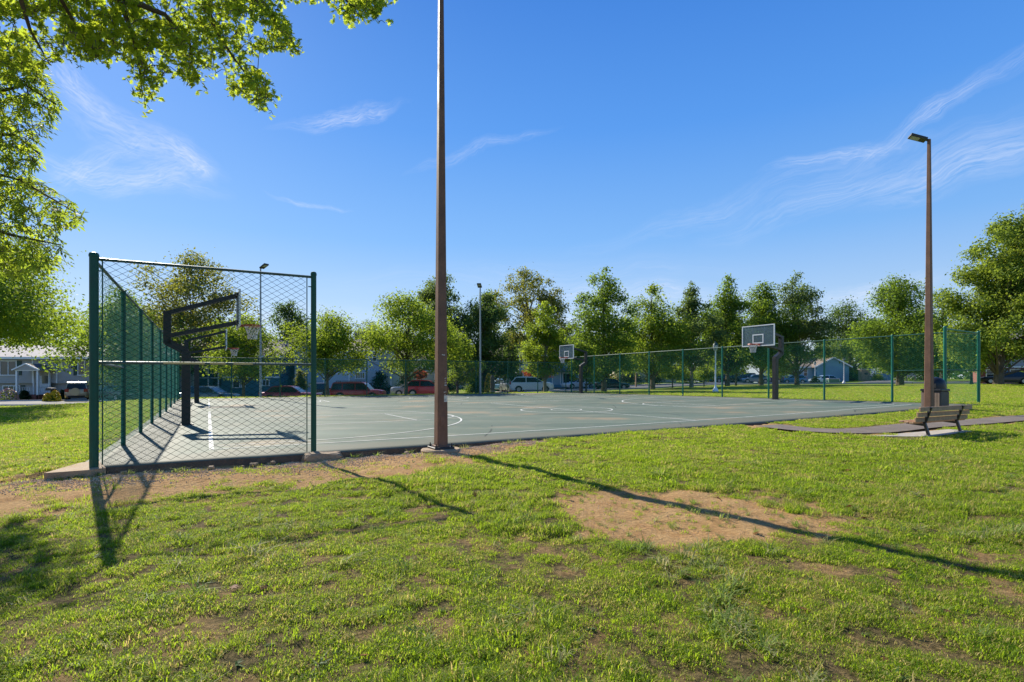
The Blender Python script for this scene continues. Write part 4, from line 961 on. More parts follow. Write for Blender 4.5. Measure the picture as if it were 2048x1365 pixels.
ash = thing('ash_tree', 'ash tree with long narrow leaflets hanging at the left edge', 'tree', (-11.2, 9.2, Tz(-11.2, 9.2)))
ob = Vector(ash.location)
poly = [(-420, 40), (70, 70), (75, 110), (100, 185), (122, 205), (105, 245), (88, 262), (70, 290), (82, 330), (62, 352), (130, 392), (168, 432), (150, 452), (120, 455), (110, 480), (140, 520), (60, 545), (-60, 560), (-420, 560)]
br = MB(); trunk = [ob + Vector((0, 0, -.2)), ob + Vector((.1, 0, 1.6)), ob + Vector((.3, -.1, 3.6)), ob + Vector((.5, -.2, 5.6)), ob + Vector((.6, -.2, 7.2))]
br.tube(trunk, [.26, .21, .17, .12, .05], 12); allpts = []
for lb in ([(-260, 330, 9.2), (-80, 330, 9.0), (40, 360, 8.8), (150, 425, 8.7)], [(-260, 250, 9.2), (-60, 200, 8.9), (50, 170, 8.7), (112, 210, 8.6)], [(-260, 420, 9.3), (-100, 430, 9.1), (20, 470, 8.9), (120, 490, 8.9)],
           [(-260, 300, 9.2), (-60, 270, 8.9), (30, 270, 8.7), (80, 310, 8.6)], [(-200, 180, 9.2), (-60, 130, 9.0), (40, 135, 8.8)]):
    p0 = [w3(*p) for p in lb]; s0 = min(trunk, key=lambda q: (q - p0[0]).length if q.z > 2 else 99)
    br.tube([s0] + p0, [.08] + list(np.linspace(.045, .008, len(p0))), 6, cap=False)
    for i in range(len(p0) - 1):
        for t_ in np.linspace(0, 1, 10): allpts.append(p0[i].lerp(p0[i + 1], t_))
AP = np.array(allpts); n = 4300; sx = r_.uniform(-420, 170, n * 3); sy = r_.uniform(40, 560, n * 3); ok = inpoly(sx, sy, poly); sx, sy = sx[ok][:n], sy[ok][:n]
dep = r_.uniform(8.1, 9.7, len(sx)); C = np.stack([(sx - CX) / F * dep, dep, EYE - (sy - HY) * dep / F], -1)
V_, Fc_, RV = [], [], []; nb = 0
for c in grow_order(C, AP):
    d2 = ((AP - c) ** 2).sum(1); j = np.argmin(d2); q = AP[j]; AP = np.vstack([AP, c])
    if 1: br.tube([Vector(q), Vector((q + c) / 2) + Vector((0, 0, .03)), Vector(c)], [.006, .005, .003], 3, cap=False)
    ax = (c - q) * np.array([1, 1, .4]); ax = ax / (np.linalg.norm(ax) + 1e-6) + r_.normal(0, .35, 3) + np.array([.25, 0, -.55]); ax /= np.linalg.norm(ax)
    sd = np.cross(ax, r_.normal(0, .4, 3) + np.array([0, 0, 1.0])); sd /= np.linalg.norm(sd); nn = np.cross(sd, ax); Ls = r_.uniform(.16, .26); rv = r_.random()
    for k, (tpos, sg) in enumerate(((.25, 1), (.25, -1), (.5, 1), (.5, -1), (.75, 1), (.75, -1), (1, 0))):
        p = c + ax * Ls * (tpos - .5); dr = ax * (.75 if sg else 1) + sd * sg * .8 - np.array([0, 0, .25]); dr /= np.linalg.norm(dr); l = r_.uniform(.085, .12); sdw = np.cross(dr, nn + r_.normal(0, .25, 3)); sdw /= np.linalg.norm(sdw); wd = l * .17
        V_ += [p, p + dr * l * .4 + sdw * wd, p + dr * l, p + dr * l * .4 - sdw * wd]; Fc_.append((nb, nb + 1, nb + 2, nb + 3)); RV.append(min(1, max(0, rv + r_.normal(0, .1)))); nb += 4
me = np_mesh('crown', np.array(V_) - np.array(ob), np.array(Fc_), L['ash'], {'rnd': ('FACE', 'FLOAT', np.array(RV, dtype=np.float32))}); obj('crown', me, ash)
me = br.mesh('trunk', M['bark'], smooth=True); me.transform(Matrix.Translation(-ob)); obj('trunk', me, ash)

# ================================================================ houses
def siding(b, x0, x1, z0, z1, y, pitch=.2, ln=.018):
    """lapped boards facing -y; the wall plane is at y"""
    z = z0
    while z < z1 - 1e-3:
        t_ = min(z + pitch, z1); b.add([(x0, y - ln, z), (x1, y - ln, z), (x1, y, t_), (x0, y, t_), (x0, y, z), (x1, y, z)], [(0, 1, 2, 3), (4, 5, 1, 0)]); z = t_
def window(parent, x0, x1, z0, z1, y, panes=2, shutter=None, bars=1, sw=.42, frame='white', label=None):
    w = obj('window', None, parent); f = MB(); t_ = .09; d0, d1 = y - .07, y + .0
    f.box(x0 - t_, x1 + t_, d0, d1, z1, z1 + t_); f.box(x0 - t_ - .03, x1 + t_ + .03, d0 - .03, d1, z0 - t_, z0); f.box(x0 - t_, x0, d0, d1, z0, z1); f.box(x1, x1 + t_, d0, d1, z0, z1)
    for i in range(1, panes): xm = x0 + (x1 - x0) * i / panes; f.box(xm - .035, xm + .035, d0 + .008, d1, z0, z1)
    for i in range(1, bars + 1): zm = z0 + (z1 - z0) * i / (bars + 1); f.box(x0, x1, d0 + .016, d1, zm - .025, zm + .025)
    f.build('frame', M[frame], w)
    for i in range(panes):
        a, b_ = x0 + (x1 - x0) * i / panes, x0 + (x1 - x0) * (i + 1) / panes
        MB().box(a + .02, b_ - .02, y - .035, y - .025, z0, z1).build('pane', M['pane'], w)
    if shutter:
        for s_ in (x0 - t_ - sw, x1 + t_ + .0):
            MB().bbox(s_ + .01, s_ + sw - .01, y - .06, y - .0, z0 - .05, z1 + .05, .01).build('shutter', M[shutter], parent)
def gable_x(parent, name, x0, x1, y0, y1, ze, rise, m_, over=.35, th=.18, gm_=None):
    """roof whose ridge runs along x"""
    ym = (y0 + y1) / 2; b = MB(); sl = rise / (ym - y0)
    for s_ in (-1, 1):
        ya = (y0 - over) if s_ < 0 else (y1 + over); za = ze - over * sl
        b.add([(x0 - over, ya, za), (x1 + over, ya, za), (x1 + over, ym, ze + rise), (x0 - over, ym, ze + rise), (x0 - over, ya, za + th), (x1 + over, ya, za + th), (x1 + over, ym, ze + rise + th), (x0 - over, ym, ze + rise + th)], [(0, 1, 2, 3), (4, 5, 6, 7), (0, 1, 5, 4), (0, 3, 7, 4), (1, 2, 6, 5)])
    r = b.build(name, M[m_], parent)
    g = MB(); g.prism([(y0, ze - .01), (y1, ze - .01), (ym, ze + rise)], 'x', x0, x0 + .1); g.prism([(y0, ze - .01), (y1, ze - .01), (ym, ze + rise)], 'x', x1 - .1, x1); g.build('gable_wall', gm_ or M['sidegrey'], parent)
    f = MB(); f.box(x0 - over, x1 + over, y0 - over - .03, y0 - over + .02, ze - over * sl - .06, ze - over * sl + .16); f.build('gutter', M['white'], parent); return r
def gable_y(parent, name, x0, x1, y0, y1, ze, rise, m_, over=.35, th=.18, gm_=None):
    xm = (x0 + x1) / 2; sl = rise / (xm - x0); b = MB()
    for xa in (x0 - over, x1 + over):
        za = ze - over * sl; b.add([(xa, y0 - over, za), (xa, y1 + over, za), (xm, y1 + over, ze + rise), (xm, y0 - over, ze + rise), (xa, y0 - over, za + th), (xa, y1 + over, za + th), (xm, y1 + over, ze + rise + th), (xm, y0 - over, ze + rise + th)], [(0, 1, 2, 3), (4, 5, 6, 7), (0, 1, 5, 4), (0, 3, 7, 4), (1, 2, 6, 5)])
    b.build(name, M[m_], parent); g = MB(); g.prism([(x0, ze - .01), (x1, ze - .01), (xm, ze + rise)], 'y', y0, y0 + .1); g.build('gable_wall', gm_ or M['sidegrey'], parent)
    f = MB()
    for xa in (x0 - over, x1 + over): f.bar((xa, y0 - over - .03, ze - over * sl + th / 2), (xm, y0 - over - .03, ze + rise + th / 2), .05, .22)
    f.build('fascia', M['white'], parent)
class House:
    def __init__(s, label, pxl, pxr, Y, depth, base_py, mw, name='house', rz=0, cat='house'):
        s.Y = Y; s.k = Y / F; s.x0w = (pxl - CX) * s.k; s.x1w = (pxr - CX) * s.k; s.z0 = zz(base_py, Y)
        s.o = thing(name, label, cat, (s.x0w, Y, s.z0), math.radians(rz)); s.w = s.x1w - s.x0w; s.d = depth; s.pxl = pxl; s.mw = mw; s.rz = math.radians(rz)
    def x(s, px): r = (px - CX) / F; return (r * s.Y - s.x0w) / (math.cos(s.rz) - r * math.sin(s.rz))
    def z(s, py): return zz(py, s.Y) - s.z0
    def wall(s, pxl, pxr, pyt, pyb, y=0, mw=None, pitch=.2, nm='wall'):
        b = MB(); siding(b, s.x(pxl), s.x(pxr), s.z(pyb), s.z(pyt), y, pitch); b.box(s.x(pxl) + .001, s.x(pxr) - .001, y + .001, s.d, s.z(pyb) - (.8 if s.z(pyb) < .3 else 0), s.z(pyt)); return b.build(nm, mw or s.mw, s.o)
    def win(s, a, b, t, bt, y=0, **kw): window(s.o, s.x(a), s.x(b), s.z(bt), s.z(t), y - .02, **kw)
    def box(s, nm, a, b, t, bt, y0, y1, m_): MB().box(s.x(a), s.x(b), y0, y1, s.z(bt), s.z(t)).build(nm, M[m_], s.o)
# grey house, left
h = House('grey sided bi-level house with small white gabled porch at left', -150, 330, 58, 9, 797, M['sidegrey'])
h.wall(-150, 330, 716, 767, -.0); h.wall(-150, 66, 767, 801, .35, nm='lower_wall'); h.wall(114, 330, 767, 801, .35, nm='lower_wall')
h.wall(66, 114, 767, 801, .36, nm='lower_wall')
for a in (66, 114): h.box('corner_trim', a - 1.2, a + 1.2, 716, 767, -.05, .02, 'white')
h.box('recess_panel', 68, 113, 718, 766, -.032, -.020, 'sidegrey')
gable_x(h.o, 'roof', h.x(-150), h.x(330), 0, 9, h.z(715), 1.35, 'roofpink', .5)
h.win(2, 33, 723, 750, panes=2, shutter='shutgreen', bars=0, sw=.5); h.win(158, 195, 723, 750, panes=3, shutter='shutgreen', bars=0, sw=.45)
h.win(2, 34, 773, 784, .33, panes=3, bars=0); h.win(-90, -50, 723, 750, panes=2, shutter='shutgreen', bars=0, sw=.5)
h.box('lower_shutter', 36, 45, 771, 785, .28, .33, 'shutgreen')
h.box('front_door', 80, 103, 752, 789, -.10, -.05, 'doorw'); h.box('door_glass', 86, 102, 752, 767.5, -.12, -.101, 'pane')
por = MB(); yf = -2.0
por2 = obj('porch', None, h.o)
for a in (66.5, 107): MB().bbox(h.x(a) - .09, h.x(a) + .09, yf, yf + .18, h.z(799), h.z(741.5), .01).build('column', M['white'], por2)
for a in (73, 104): MB().bbox(h.x(a) - .06, h.x(a) + .06, -.4, -.28, h.z(795), h.z(741.5), .01).build('column', M['white'], por2)
MB().box(h.x(65), h.x(109), yf - .05, -.03, h.z(742.5), h.z(740)).build('beam', M['white'], por2)
b = MB(); xm = h.x(87); b.prism([(h.x(62), h.z(741)), (h.x(112), h.z(741)), (xm, h.z(730))], 'y', yf - .1, -.06); b.build('porch_gable', M['sidegrey'], por2)
f = MB(); f.bar((h.x(60.5), yf - .16, h.z(741.2)), (xm, yf - .16, h.z(729)), .06, .13); f.bar((h.x(113.5), yf - .16, h.z(741.2)), (xm, yf - .16, h.z(729)), .06, .13); f.build('porch_trim', M['white'], por2)
b = MB()
for s_ in (60.5, 113.5): b.add([(h.x(s_), yf - .12, h.z(741)), (h.x(s_), -.03, h.z(741)), (xm, -.03, h.z(728.6)), (xm, yf - .12, h.z(728.6))], [(0, 1, 2, 3)])
b.build('porch_roof', M['roofdark'], por2)
MB().box(h.x(66), h.x(110), yf, -.03, h.z(801), h.z(789)).build('step', M['brick'], por2)
for a in (67.5, 105):
    b = MB(); b.box(h.x(a), h.x(a) + .04, yf + .2, -.1, h.z(789) + .75, h.z(789) + .8)
    for i in range(8): b.box(h.x(a), h.x(a) + .03, yf + .25 + i * .2, yf + .28 + i * .2, h.z(789), h.z(789) + .75)
    b.build('railing', M['white'], por2)
# neighbour behind the left fence
h = House('far house with wide weathered roof seen through the left side fence', 196, 262, 78, 9, 792, M['sidegrey'])
h.wall(190, 330, 708, 792); gable_x(h.o, 'roof', h.x(190), h.x(330), 0, 9, h.z(708), 4.0, 'roofpink', .4)
# teal house
h = House('dark teal house with white trimmed sunroom behind the nearest hoop', 330, 562, 64, 10, 795, M['sideteal'])
h.wall(330, 562, 712, 795); gable_x(h.o, 'roof', h.x(330), h.x(562), 0, 10, h.z(711), 1.9, 'roofdark', .5, gm_=M['sideteal'])
h.box('trim_band', 446, 560, 753, 756.5, -.08, -.02, 'white'); h.box('sunroom_beam', 372, 446, 734, 737, -.9, -.8, 'white'); h.box('sunroom_rail', 372, 446, 755.5, 757, -.9, -.84, 'white')
for a in (376, 394.5, 424.5, 444.5): h.box('sunroom_post', a - .9, a + .9, 737, 775, -.9, -.8, 'white')
h.box('dark_opening', 426, 443, 738, 773, -.045, -.03, 'pane'); h.win(378, 392, 740, 763, panes=2, bars=1)
h.win(467, 479, 761, 775, panes=1, bars=0); h.win(484, 490, 761, 774, panes=1, bars=0); h.win(526, 538, 761, 771, panes=2, bars=0)
# white gable + pale blue house
h = House('pale blue two storey house with white gable, garage and chimney', 592, 762, 66, 11, 790, M['sidepale'])
h.wall(628, 762, 742, 790); h.wall(592, 628, 712, 790, -.4)
gable_y(h.o, 'wing_roof', h.x(590), h.x(631), -.4, 11, h.z(712), h.z(683) - h.z(712), 'roofbrown', .2, gm_=M['sidepale'])
h.wall(640, 757, 702, 742, .3, nm='upper_wall'); gable_x(h.o, 'roof', h.x(640), h.x(757), .3, 10.5, h.z(702), 1.55, 'roofbrown', .4, gm_=M['sidepale'])
h.box('back_storey', 672, 718, 690, 702, 6, 9.5, 'sidepale')
b = MB(); b.prism([(h.x(664), h.z(690)), (h.x(745), h.z(690)), (h.x(705), h.z(667))], 'y', 5.5, 10); b.build('rear_roof', M['roofdark'], h.o)
h.box('chimney', 676, 706, 653, 690, 6.8, 8.2, 'brickchim')
h.box('garage_door', 650, 697, 749, 788, -.05, -.02, 'doorw'); h.box('garage_frame', 647, 650, 746, 790, -.08, -.01, 'white'); h.box('garage_frame', 697, 700, 746, 790, -.08, -.01, 'white'); h.box('garage_lintel', 647, 700, 745, 749, -.081, -.01, 'white')
h.win(712, 729, 746, 757, panes=4, bars=0); h.box('corner_trim', 736, 738, 703, 741, .2, .31, 'white'); h.win(745, 752, 708, 722, .3, panes=1)
h.box('side_shed', 594, 606, 758, 782, -1.2, -.45, 'sidebeige')
# beige house behind the near pole
h = House('pale beige house mostly hidden by trees right of the near pole', 800, 1000, 84, 10, 775, M['sidebeige'])
h.wall(800, 1000, 718, 775); gable_x(h.o, 'roof', h.x(800), h.x(1000), 0, 10, h.z(718), 2.2, 'roofbrown', .5, gm_=M['sidebeige']); h.win(845, 858, 728, 742, panes=2); h.win(940, 952, 728, 744, panes=2); h.win(870, 882, 750, 762, panes=2); h.win(975, 985, 728, 744, panes=2)
# slate blue house
h = House('slate blue two storey house with open garage and maroon shutters', 1040, 1162, 80, 10, 771, M['sideblue'])
h.wall(1040, 1162, 712, 741, 0); h.wall(1040, 1158, 741, 771, .35, nm='lower_wall'); gable_x(h.o, 'roof', h.x(1040), h.x(1162), 0, 10, h.z(711), 2.0, 'roofdark', .4, gm_=M['sideblue'])
h.box('corner_trim', 1160.3, 1162.3, 712, 741, -.05, .02, 'white'); h.box('corner_trim', 1156.5, 1158.3, 742, 771, .3, .36, 'white')
b = MB(); b.add([(h.x(1100), -.9, h.z(742)), (h.x(1162), -.9, h.z(742)), (h.x(1162), -.03, h.z(736)), (h.x(1100), -.03, h.z(736)), (h.x(1100), -.9, h.z(743)), (h.x(1162), -.9, h.z(743)), (h.x(1162), .3, h.z(743)), (h.x(1100), .3, h.z(743))], [(0, 1, 2, 3), (0, 1, 5, 4), (4, 5, 6, 7), (0, 3, 7, 4), (1, 2, 6, 5)]); b.build('pent_roof', M['roofdark'], h.o)
h.win(1046, 1052, 714, 726, panes=1, shutter='shutmar', sw=.3); h.win(1062, 1070, 714, 726, panes=1, shutter='shutmar', sw=.3); h.win(1096, 1104, 714, 726, panes=1, shutter='shutmar', sw=.3); h.win(1136, 1147, 717, 727, panes=2, bars=0, shutter='shutmar', sw=.35)
h.win(1047, 1054, 746, 758, .33, panes=1, shutter='shutmar', sw=.4)
h.box('garage_door', 1106, 1120.5, 748.5, 770, .28, .32, 'sidepale'); h.box('garage_shade_panel', 1127, 1147.5, 748.5, 770.5, .30, .325, 'garageshade')  # near-black sheet paints the shade inside the open garage
for a in (1105, 1121.5, 1126, 1148.7): h.box('garage_frame', a - .9, a + .9, 747, 771, .24, .34, 'white')
h.box('garage_lintel', 1104, 1122.5, 745.5, 747, .235, .34, 'white'); h.box('garage_lintel', 1125, 1149.6, 745.5, 747, .235, .34, 'white')
# more distant houses to the right
h = House('low tan house between the blue house and the far right hoop', 1166, 1212, 92, 8, 768, M['sidebeige']); h.wall(1166, 1212, 752, 768); gable_x(h.o, 'roof', h.x(1166), h.x(1212), 0, 8, h.z(752), 1.4, 'roofbrown', .3, gm_=M['sidebeige']); h.win(1178, 1186, 756, 764)
h = House('beige house behind the street sign and hedge', 1238, 1352, 98, 10, 768, M['sidebeige']); h.wall(1238, 1352, 728, 768); gable_x(h.o, 'roof', h.x(1238), h.x(1352), 0, 10, h.z(728), 2.0, 'roofbrown', .4, gm_=M['sidebeige']); h.win(1255, 1263, 735, 746, shutter='shutgreen', sw=.3); h.win(1300, 1310, 735, 746, shutter='shutgreen', sw=.3)
h = House('pale grey house behind the row of parked cars', 1404, 1530, 112, 10, 766, M['sidepale']); h.wall(1404, 1530, 736, 766); gable_x(h.o, 'roof', h.x(1404), h.x(1530), 0, 10, h.z(736), 2.4, 'roofdark', .4, gm_=M['sidepale']); h.win(1462, 1472, 742, 752); h.win(1500, 1510, 742, 752); h.win(1425, 1435, 742, 752)
h = House('light blue ranch house with broad gable wall at right', 1532, 1700, 102, 12, 765, M['sidepale'])
h.wall(1532, 1634, 734, 765, 1.5); h.wall(1634, 1698, 734, 765, 0, mw=M['sideblue'])
gable_y(h.o, 'gable_roof', h.x(1632), h.x(1700), 0, 12, h.z(734), h.z(716) - h.z(734), 'roofbrown', .3, gm_=M['sideblue']); gable_x(h.o, 'roof', h.x(1532), h.x(1634), 1.5, 12, h.z(734), h.z(717) - h.z(734), 'roofbrown', .4, gm_=M['sidepale'])
for a in (1545, 1572, 1600, 1616): h.win(a, a + 7, 739, 752, 1.5, panes=1)
h = House('lilac grey sided house with maroon shutters behind the black car', 1960, 2210, 74, 10, 769, M['sidelav'], rz=-34)
h.wall(1960, 2210, 690, 735, 0); h.wall(1960, 2210, 735, 770, .3, mw=M['brick'], nm='lower_wall', pitch=.3); h.box('white_band', 1960, 2210, 733.5, 736.5, -.08, .0, 'white'); gable_x(h.o, 'roof', h.x(1960), h.x(2210), 0, 10, h.z(690), 2.0, 'roofdark', .5, gm_=M['sidelav'])
for a in (1974, 2022, 2080, 2140): h.win(a, a + 19, 705, 720, panes=1, bars=1, shutter='shutmar', sw=.55)
for a in (1974, 2022, 2080, 2140): h.win(a, a + 20, 740, 757, .3, panes=1, bars=1)
h.box('siding_panel', 2000, 2017, 739, 757, .22, .27, 'sideblue')

# ================================================================ cars
def car(label, px, Y, yaw, pnt, style='sedan', Lc=4.6, Wc=1.8, Hc=1.45, name='parked_car', cat='car', spare=False, rack=False, z=None, cover=None):
    x, y, z0 = at(px, Y); z0 = (z0 + .045) if z is None else z
    t = thing(name, label, cat, (x, y, z0), math.radians(yaw), 'parked vehicles')
    hl = Lc / 2; w = Wc / 2
    if style == 'sedan': S = dict(hood=.72, belt=.60, wsb=.24, wst=.06, rst=-.26, rsb=-.40, deck=.68)
    elif style == 'suv': S = dict(hood=.60, belt=.57, wsb=.27, wst=.13, rst=-.44, rsb=-.49, deck=.57)
    else: S = dict(hood=.66, belt=.62, wsb=.29, wst=.06, rst=-.34, rsb=-.485, deck=.62)   # hatch
    bz = Hc * S['belt']; hood = Hc * (S['hood'] if style != 'sedan' else .58); gc = .19 if style != 'suv' else .24
    st = [(-.5, .62, .90, .80), (-.485, .5, .97, .93), (-.42, .02, .99, 1), (-.3, 0, 1, 1), (0, 0, 1, 1), (.22, 0, 1, 1), (.32, 0, .985, .99), (.42, .03, .95, .97), (.485, .3, .86, .90), (.5, .55, .74, .82)]
    body = MB(); rings = []
    for (fx, up_, zt, ws) in st:
        xx = fx * Lc; top = bz if fx <= S['wsb'] - .02 else bz + (hood - bz) * min(1, (fx - S['wsb'] + .02) / .08)
        if fx < S['rsb'] and style == 'sedan': top = bz * 1.0
        top *= zt if fx > 0 else (.94 + .06 * zt); zb = gc + up_ * .25; ww = w * ws
        mid = zb + (top - zb) * .55
        rings.append([(xx, -ww * .9, zb), (xx, -ww * .98, zb + .08), (xx, -ww, mid), (xx, -ww * .965, top - .05), (xx, -ww * .9, top), (xx, -ww * .4, top + .03), (xx, ww * .4, top + .03), (xx, ww * .9, top), (xx, ww * .965, top - .05), (xx, ww, mid), (xx, ww * .98, zb + .08), (xx, ww * .9, zb)])
    n = 12; vs = [p for r_ in rings for p in r_]; fs = []
    for i in range(len(rings) - 1):
        for k in range(n): fs.append((i * n + k, i * n + (k + 1) % n, (i + 1) * n + (k + 1) % n, (i + 1) * n + k))
    fs += [tuple(range(n)), tuple((len(rings) - 1) * n + k for k in range(n))][:2]
    body.add(vs, fs)
    # greenhouse
    xs = [S['rsb'] * Lc, S['rst'] * Lc, S['wst'] * Lc, S['wsb'] * Lc]; zt = Hc - .02; wi, wo = w * .74, w * .93; zb = bz - .02
    rp = [(xs[0], zb), (xs[0] + (xs[1] - xs[0]) * .85, zb + (zt - zb) * .88), (xs[1] + .12, zt - .005), ((xs[1] + xs[2]) / 2, zt + .02), (xs[2] - .12, zt - .01), (xs[3] + (xs[2] - xs[3]) * .88, zb + (zt - zb) * .88), (xs[3], zb)]
    def wd(zq): return wo + (wi - wo) * (zq - zb) / (zt - zb)
    g_ = []
    for (xq, zq) in rp: g_.append([(xq, -wd(zq), zq), (xq, wd(zq), zq)])
    m = len(rp); vs = [p for q in g_ for p in q]; fs = [(2 * i, 2 * i + 1, 2 * i + 3, 2 * i + 2) for i in range(m - 1)] + [tuple(2 * i for i in range(m)), tuple(2 * i + 1 for i in range(m - 1, -1, -1))]
    body.add(vs, fs); body.build('body', pnt, t, smooth=True)
    # glass
    def side(xa, xb, nm='side_window'):
        for s_ in (-1, 1):
            def q(xq, zq): return (xq, s_ * (wd(zq) + .006), zq)
            zl, zh = zb + .05, zb + (zt - zb) * .84
            def clampx(xq, zq):
                f_ = (zq - zb) / (zt - zb); return max(xs[0] + (xs[1] - xs[0]) * f_ + .07, min(xq, xs[3] + (xs[2] - xs[3]) * f_ - .07))
            MB().add([q(clampx(xa, zl), zl), q(clampx(xb, zl), zl), q(clampx(xb, zh), zh), q(clampx(xa, zh), zh)], [(0, 1, 2, 3) if s_ < 0 else (3, 2, 1, 0)]).build(nm, M['carglass'], t)
    b1 = xs[2] - .15; nwin = 3 if style == 'suv' else 2; lo_, hi_ = xs[0], xs[3]
    cuts = [lo_, (lo_ + hi_) / 2 - .15, hi_] if nwin == 2 else [lo_, lo_ + (hi_ - lo_) * .3, lo_ + (hi_ - lo_) * .62, hi_]
    for i in range(nwin): side(cuts[i] + .04, cuts[i + 1] - .04)
    def endg(xb_, zb_, xt_, zt_, nm, o):
        f1, f2 = .12, .86; p1 = (xb_ + (xt_ - xb_) * f1 + o, zb_ + (zt_ - zb_) * f1); p2 = (xb_ + (xt_ - xb_) * f2 + o, zb_ + (zt_ - zb_) * f2)
        MB().add([(p1[0], -wd(p1[1]) * .9, p1[1] + .005), (p1[0], wd(p1[1]) * .9, p1[1] + .005), (p2[0], wd(p2[1]) * .9, p2[1] + .005), (p2[0], -wd(p2[1]) * .9, p2[1] + .005)], [(0, 1, 2, 3)]).build(nm, M['carglass'], t)
    endg(rp[6][0], rp[6][1], rp[5][0], rp[5][1], 'windscreen', .02); endg(rp[0][0], rp[0][1], rp[1][0], rp[1][1], 'rear_window', -.02)
    # wheels
    R_ = .33 if style != 'suv' else .37
    for xx in (-.30 * Lc, .31 * Lc):
        for s_ in (-1, 1):
            ar = MB(); pa = [(xx + (R_ + .06) * math.cos(a), max(gc, R_ + (R_ + .06) * math.sin(a))) for a in np.linspace(0, math.pi, 12)]; ar.prism(pa, 'y', s_ * (w * .9), s_ * (w + .004)); ar.build('wheel_arch', M['rubber_trim'], t)
            wh = MB(); a_ = np.linspace(0, 2 * math.pi, 20, endpoint=False); wh.prism([(xx + R_ * math.cos(q), R_ + R_ * math.sin(q)) for q in a_], 'y', s_ * (w * .80), s_ * (w + .012)); wo_ = wh.build('wheel', M['tyre'], t)
            rm = MB(); rm.prism([(xx + R_ * .62 * math.cos(q), R_ + R_ * .62 * math.sin(q)) for q in a_], 'y', s_ * (w + .013), s_ * (w + .02)); rm.build('rim', M['alloy'], wo_)
    for s_ in (-1, 1):
        zf = bz * .78; MB().add([(hl * .955, s_ * w * .55, zf - .07), (hl * .90, s_ * w * .90, zf - .05), (hl * .895, s_ * w * .90, zf + .07), (hl * .945, s_ * w * .55, zf + .06), (hl * .90, s_ * w * .5, zf), (hl * .97, s_ * w * .56, zf - .06)], [(0, 1, 2, 3), (5, 1, 0)]).build('headlight', M['clear_light'], t)
        hh = .14 if style == 'sedan' else .30; MB().bbox(-hl - .01, -hl + .12, min(s_ * w * .60, s_ * w * .93), max(s_ * w * .60, s_ * w * .93), bz - .08 - hh * .4, bz - .08 + hh * .6, .02).build('tail_light', M['red_light'], t)
        MB().bbox(xs[3] - .28, xs[3] - .14, min(s_ * wo, s_ * (wo + .18)), max(s_ * wo, s_ * (wo + .18)), bz + .0, bz + .13, .02).build('wing_mirror', pnt, t)
        MB().bbox(-Lc * .30 + R_ + .1, Lc * .31 - R_ - .1, min(s_ * w * .97, s_ * (w + .003)), max(s_ * w * .97, s_ * (w + .003)), gc, gc + .09, .002).build('sill', M['rubber_trim'], t)
    for xx, nm in ((-hl - .02, 'rear_bumper'), (hl * .97, 'front_bumper')): MB().bbox(xx, xx + .06, -w * .72, w * .72, gc + .08, gc + .24, .02).build(nm, M['rubber_trim'] if style == 'suv' else pnt, t)
    MB().box(-hl - .04, -hl - .012, -.25, .25, bz * .60, bz * .60 + .14).build('number_plate', M['plate'], t)
    if spare:
        b = MB(); a_ = np.linspace(0, 2 * math.pi, 22, endpoint=False); b.prism([(.06 + .36 * math.cos(q), bz * .82 + .36 * math.sin(q)) for q in a_], 'x', -hl - .24, -hl - .03); b.build('spare_wheel_cover', pnt, t)
    if rack:
        b = MB()
        for s_ in (-1, 1): b.bar((xs[1] + .2, s_ * wi * .85, Hc + .06), (xs[2] - .2, s_ * wi * .85, Hc + .06), .04, .05); b.bar((xs[1] + .25, s_ * wi * .85, Hc - .01), (xs[1] + .25, s_ * wi * .85, Hc + .05), .04, .04); b.bar((xs[2] - .25, s_ * wi * .85, Hc - .01), (xs[2] - .25, s_ * wi * .85, Hc + .05), .04, .04)
        b.bar((xs[1] + .3, -wi * .85, Hc + .08), (xs[1] + .3, wi * .85, Hc + .08), .05, .04); b.build('roof_rack', M['rubber_trim'], t)
    return t
PN = dict(beige=paint('beige_paint', (.42, .36, .28)), navy=paint('navy_paint', (.02, .035, .08)), slate=paint('slate_blue_paint', (.06, .12, .17)), maroon=paint('maroon_paint', (.22, .015, .05)),
          black=paint('black_paint', (.012, .013, .016)), darkred=paint('dark_red_paint', (.26, .015, .02)), grey=paint('grey_paint', (.28, .30, .33)), red=paint('red_paint', (.50, .02, .035)), blue=paint('blue_paint', (.05, .16, .30)),
          white=paint('white_car_paint', (.78, .82, .80), 0), silver=paint('silver_paint', (.62, .65, .70), .2), dgreen=paint('dark_green_paint', (.012, .03, .025)), teal=paint('teal_paint', (.03, .16, .24)), pale=paint('pale_blue_paint', (.42, .55, .66)), pink=paint('pinkish_white_paint', (.55, .42, .42), 0))
car('beige off-roader seen from behind with a spare wheel on its door, left driveway', 157, 53, 124, PN['beige'], 'suv', 4.3, 1.8, 1.78, spare=True)
car('dark navy car seen through the left side fence', 232, 52, 160, PN['navy'], 'hatch', 4.3, 1.8, 1.5)
car('slate blue sedan behind the second hoop post', 418, 46, 0, PN['slate'], 'sedan', 4.7, 1.8, 1.46)
car('maroon sedan behind the near fence panel', 582, 47.5, 0, PN['maroon'], 'sedan', 4.9, 1.8, 1.44)
car('black off-roader parked in front of the pale blue garage', 641, 60, 108, PN['black'], 'suv', 4.5, 1.85, 1.75)
car('dark red estate with roof rails under the round young tree', 717, 50, 0, PN['darkred'], 'suv', 4.75, 1.85, 1.72, rack=True)
car('grey car nosing out of a driveway left of the near pole', 822, 60, 195, PN['grey'], 'hatch', 4.4, 1.8, 1.6)
car('red hatchback partly hidden by the near light pole', 854, 50.5, 0, PN['red'], 'hatch', 3.9, 1.75, 1.56)
car('blue car parked up the driveway beside the tall dark hedge', 1007, 68, 112, PN['blue'], 'suv', 4.3, 1.8, 1.6)
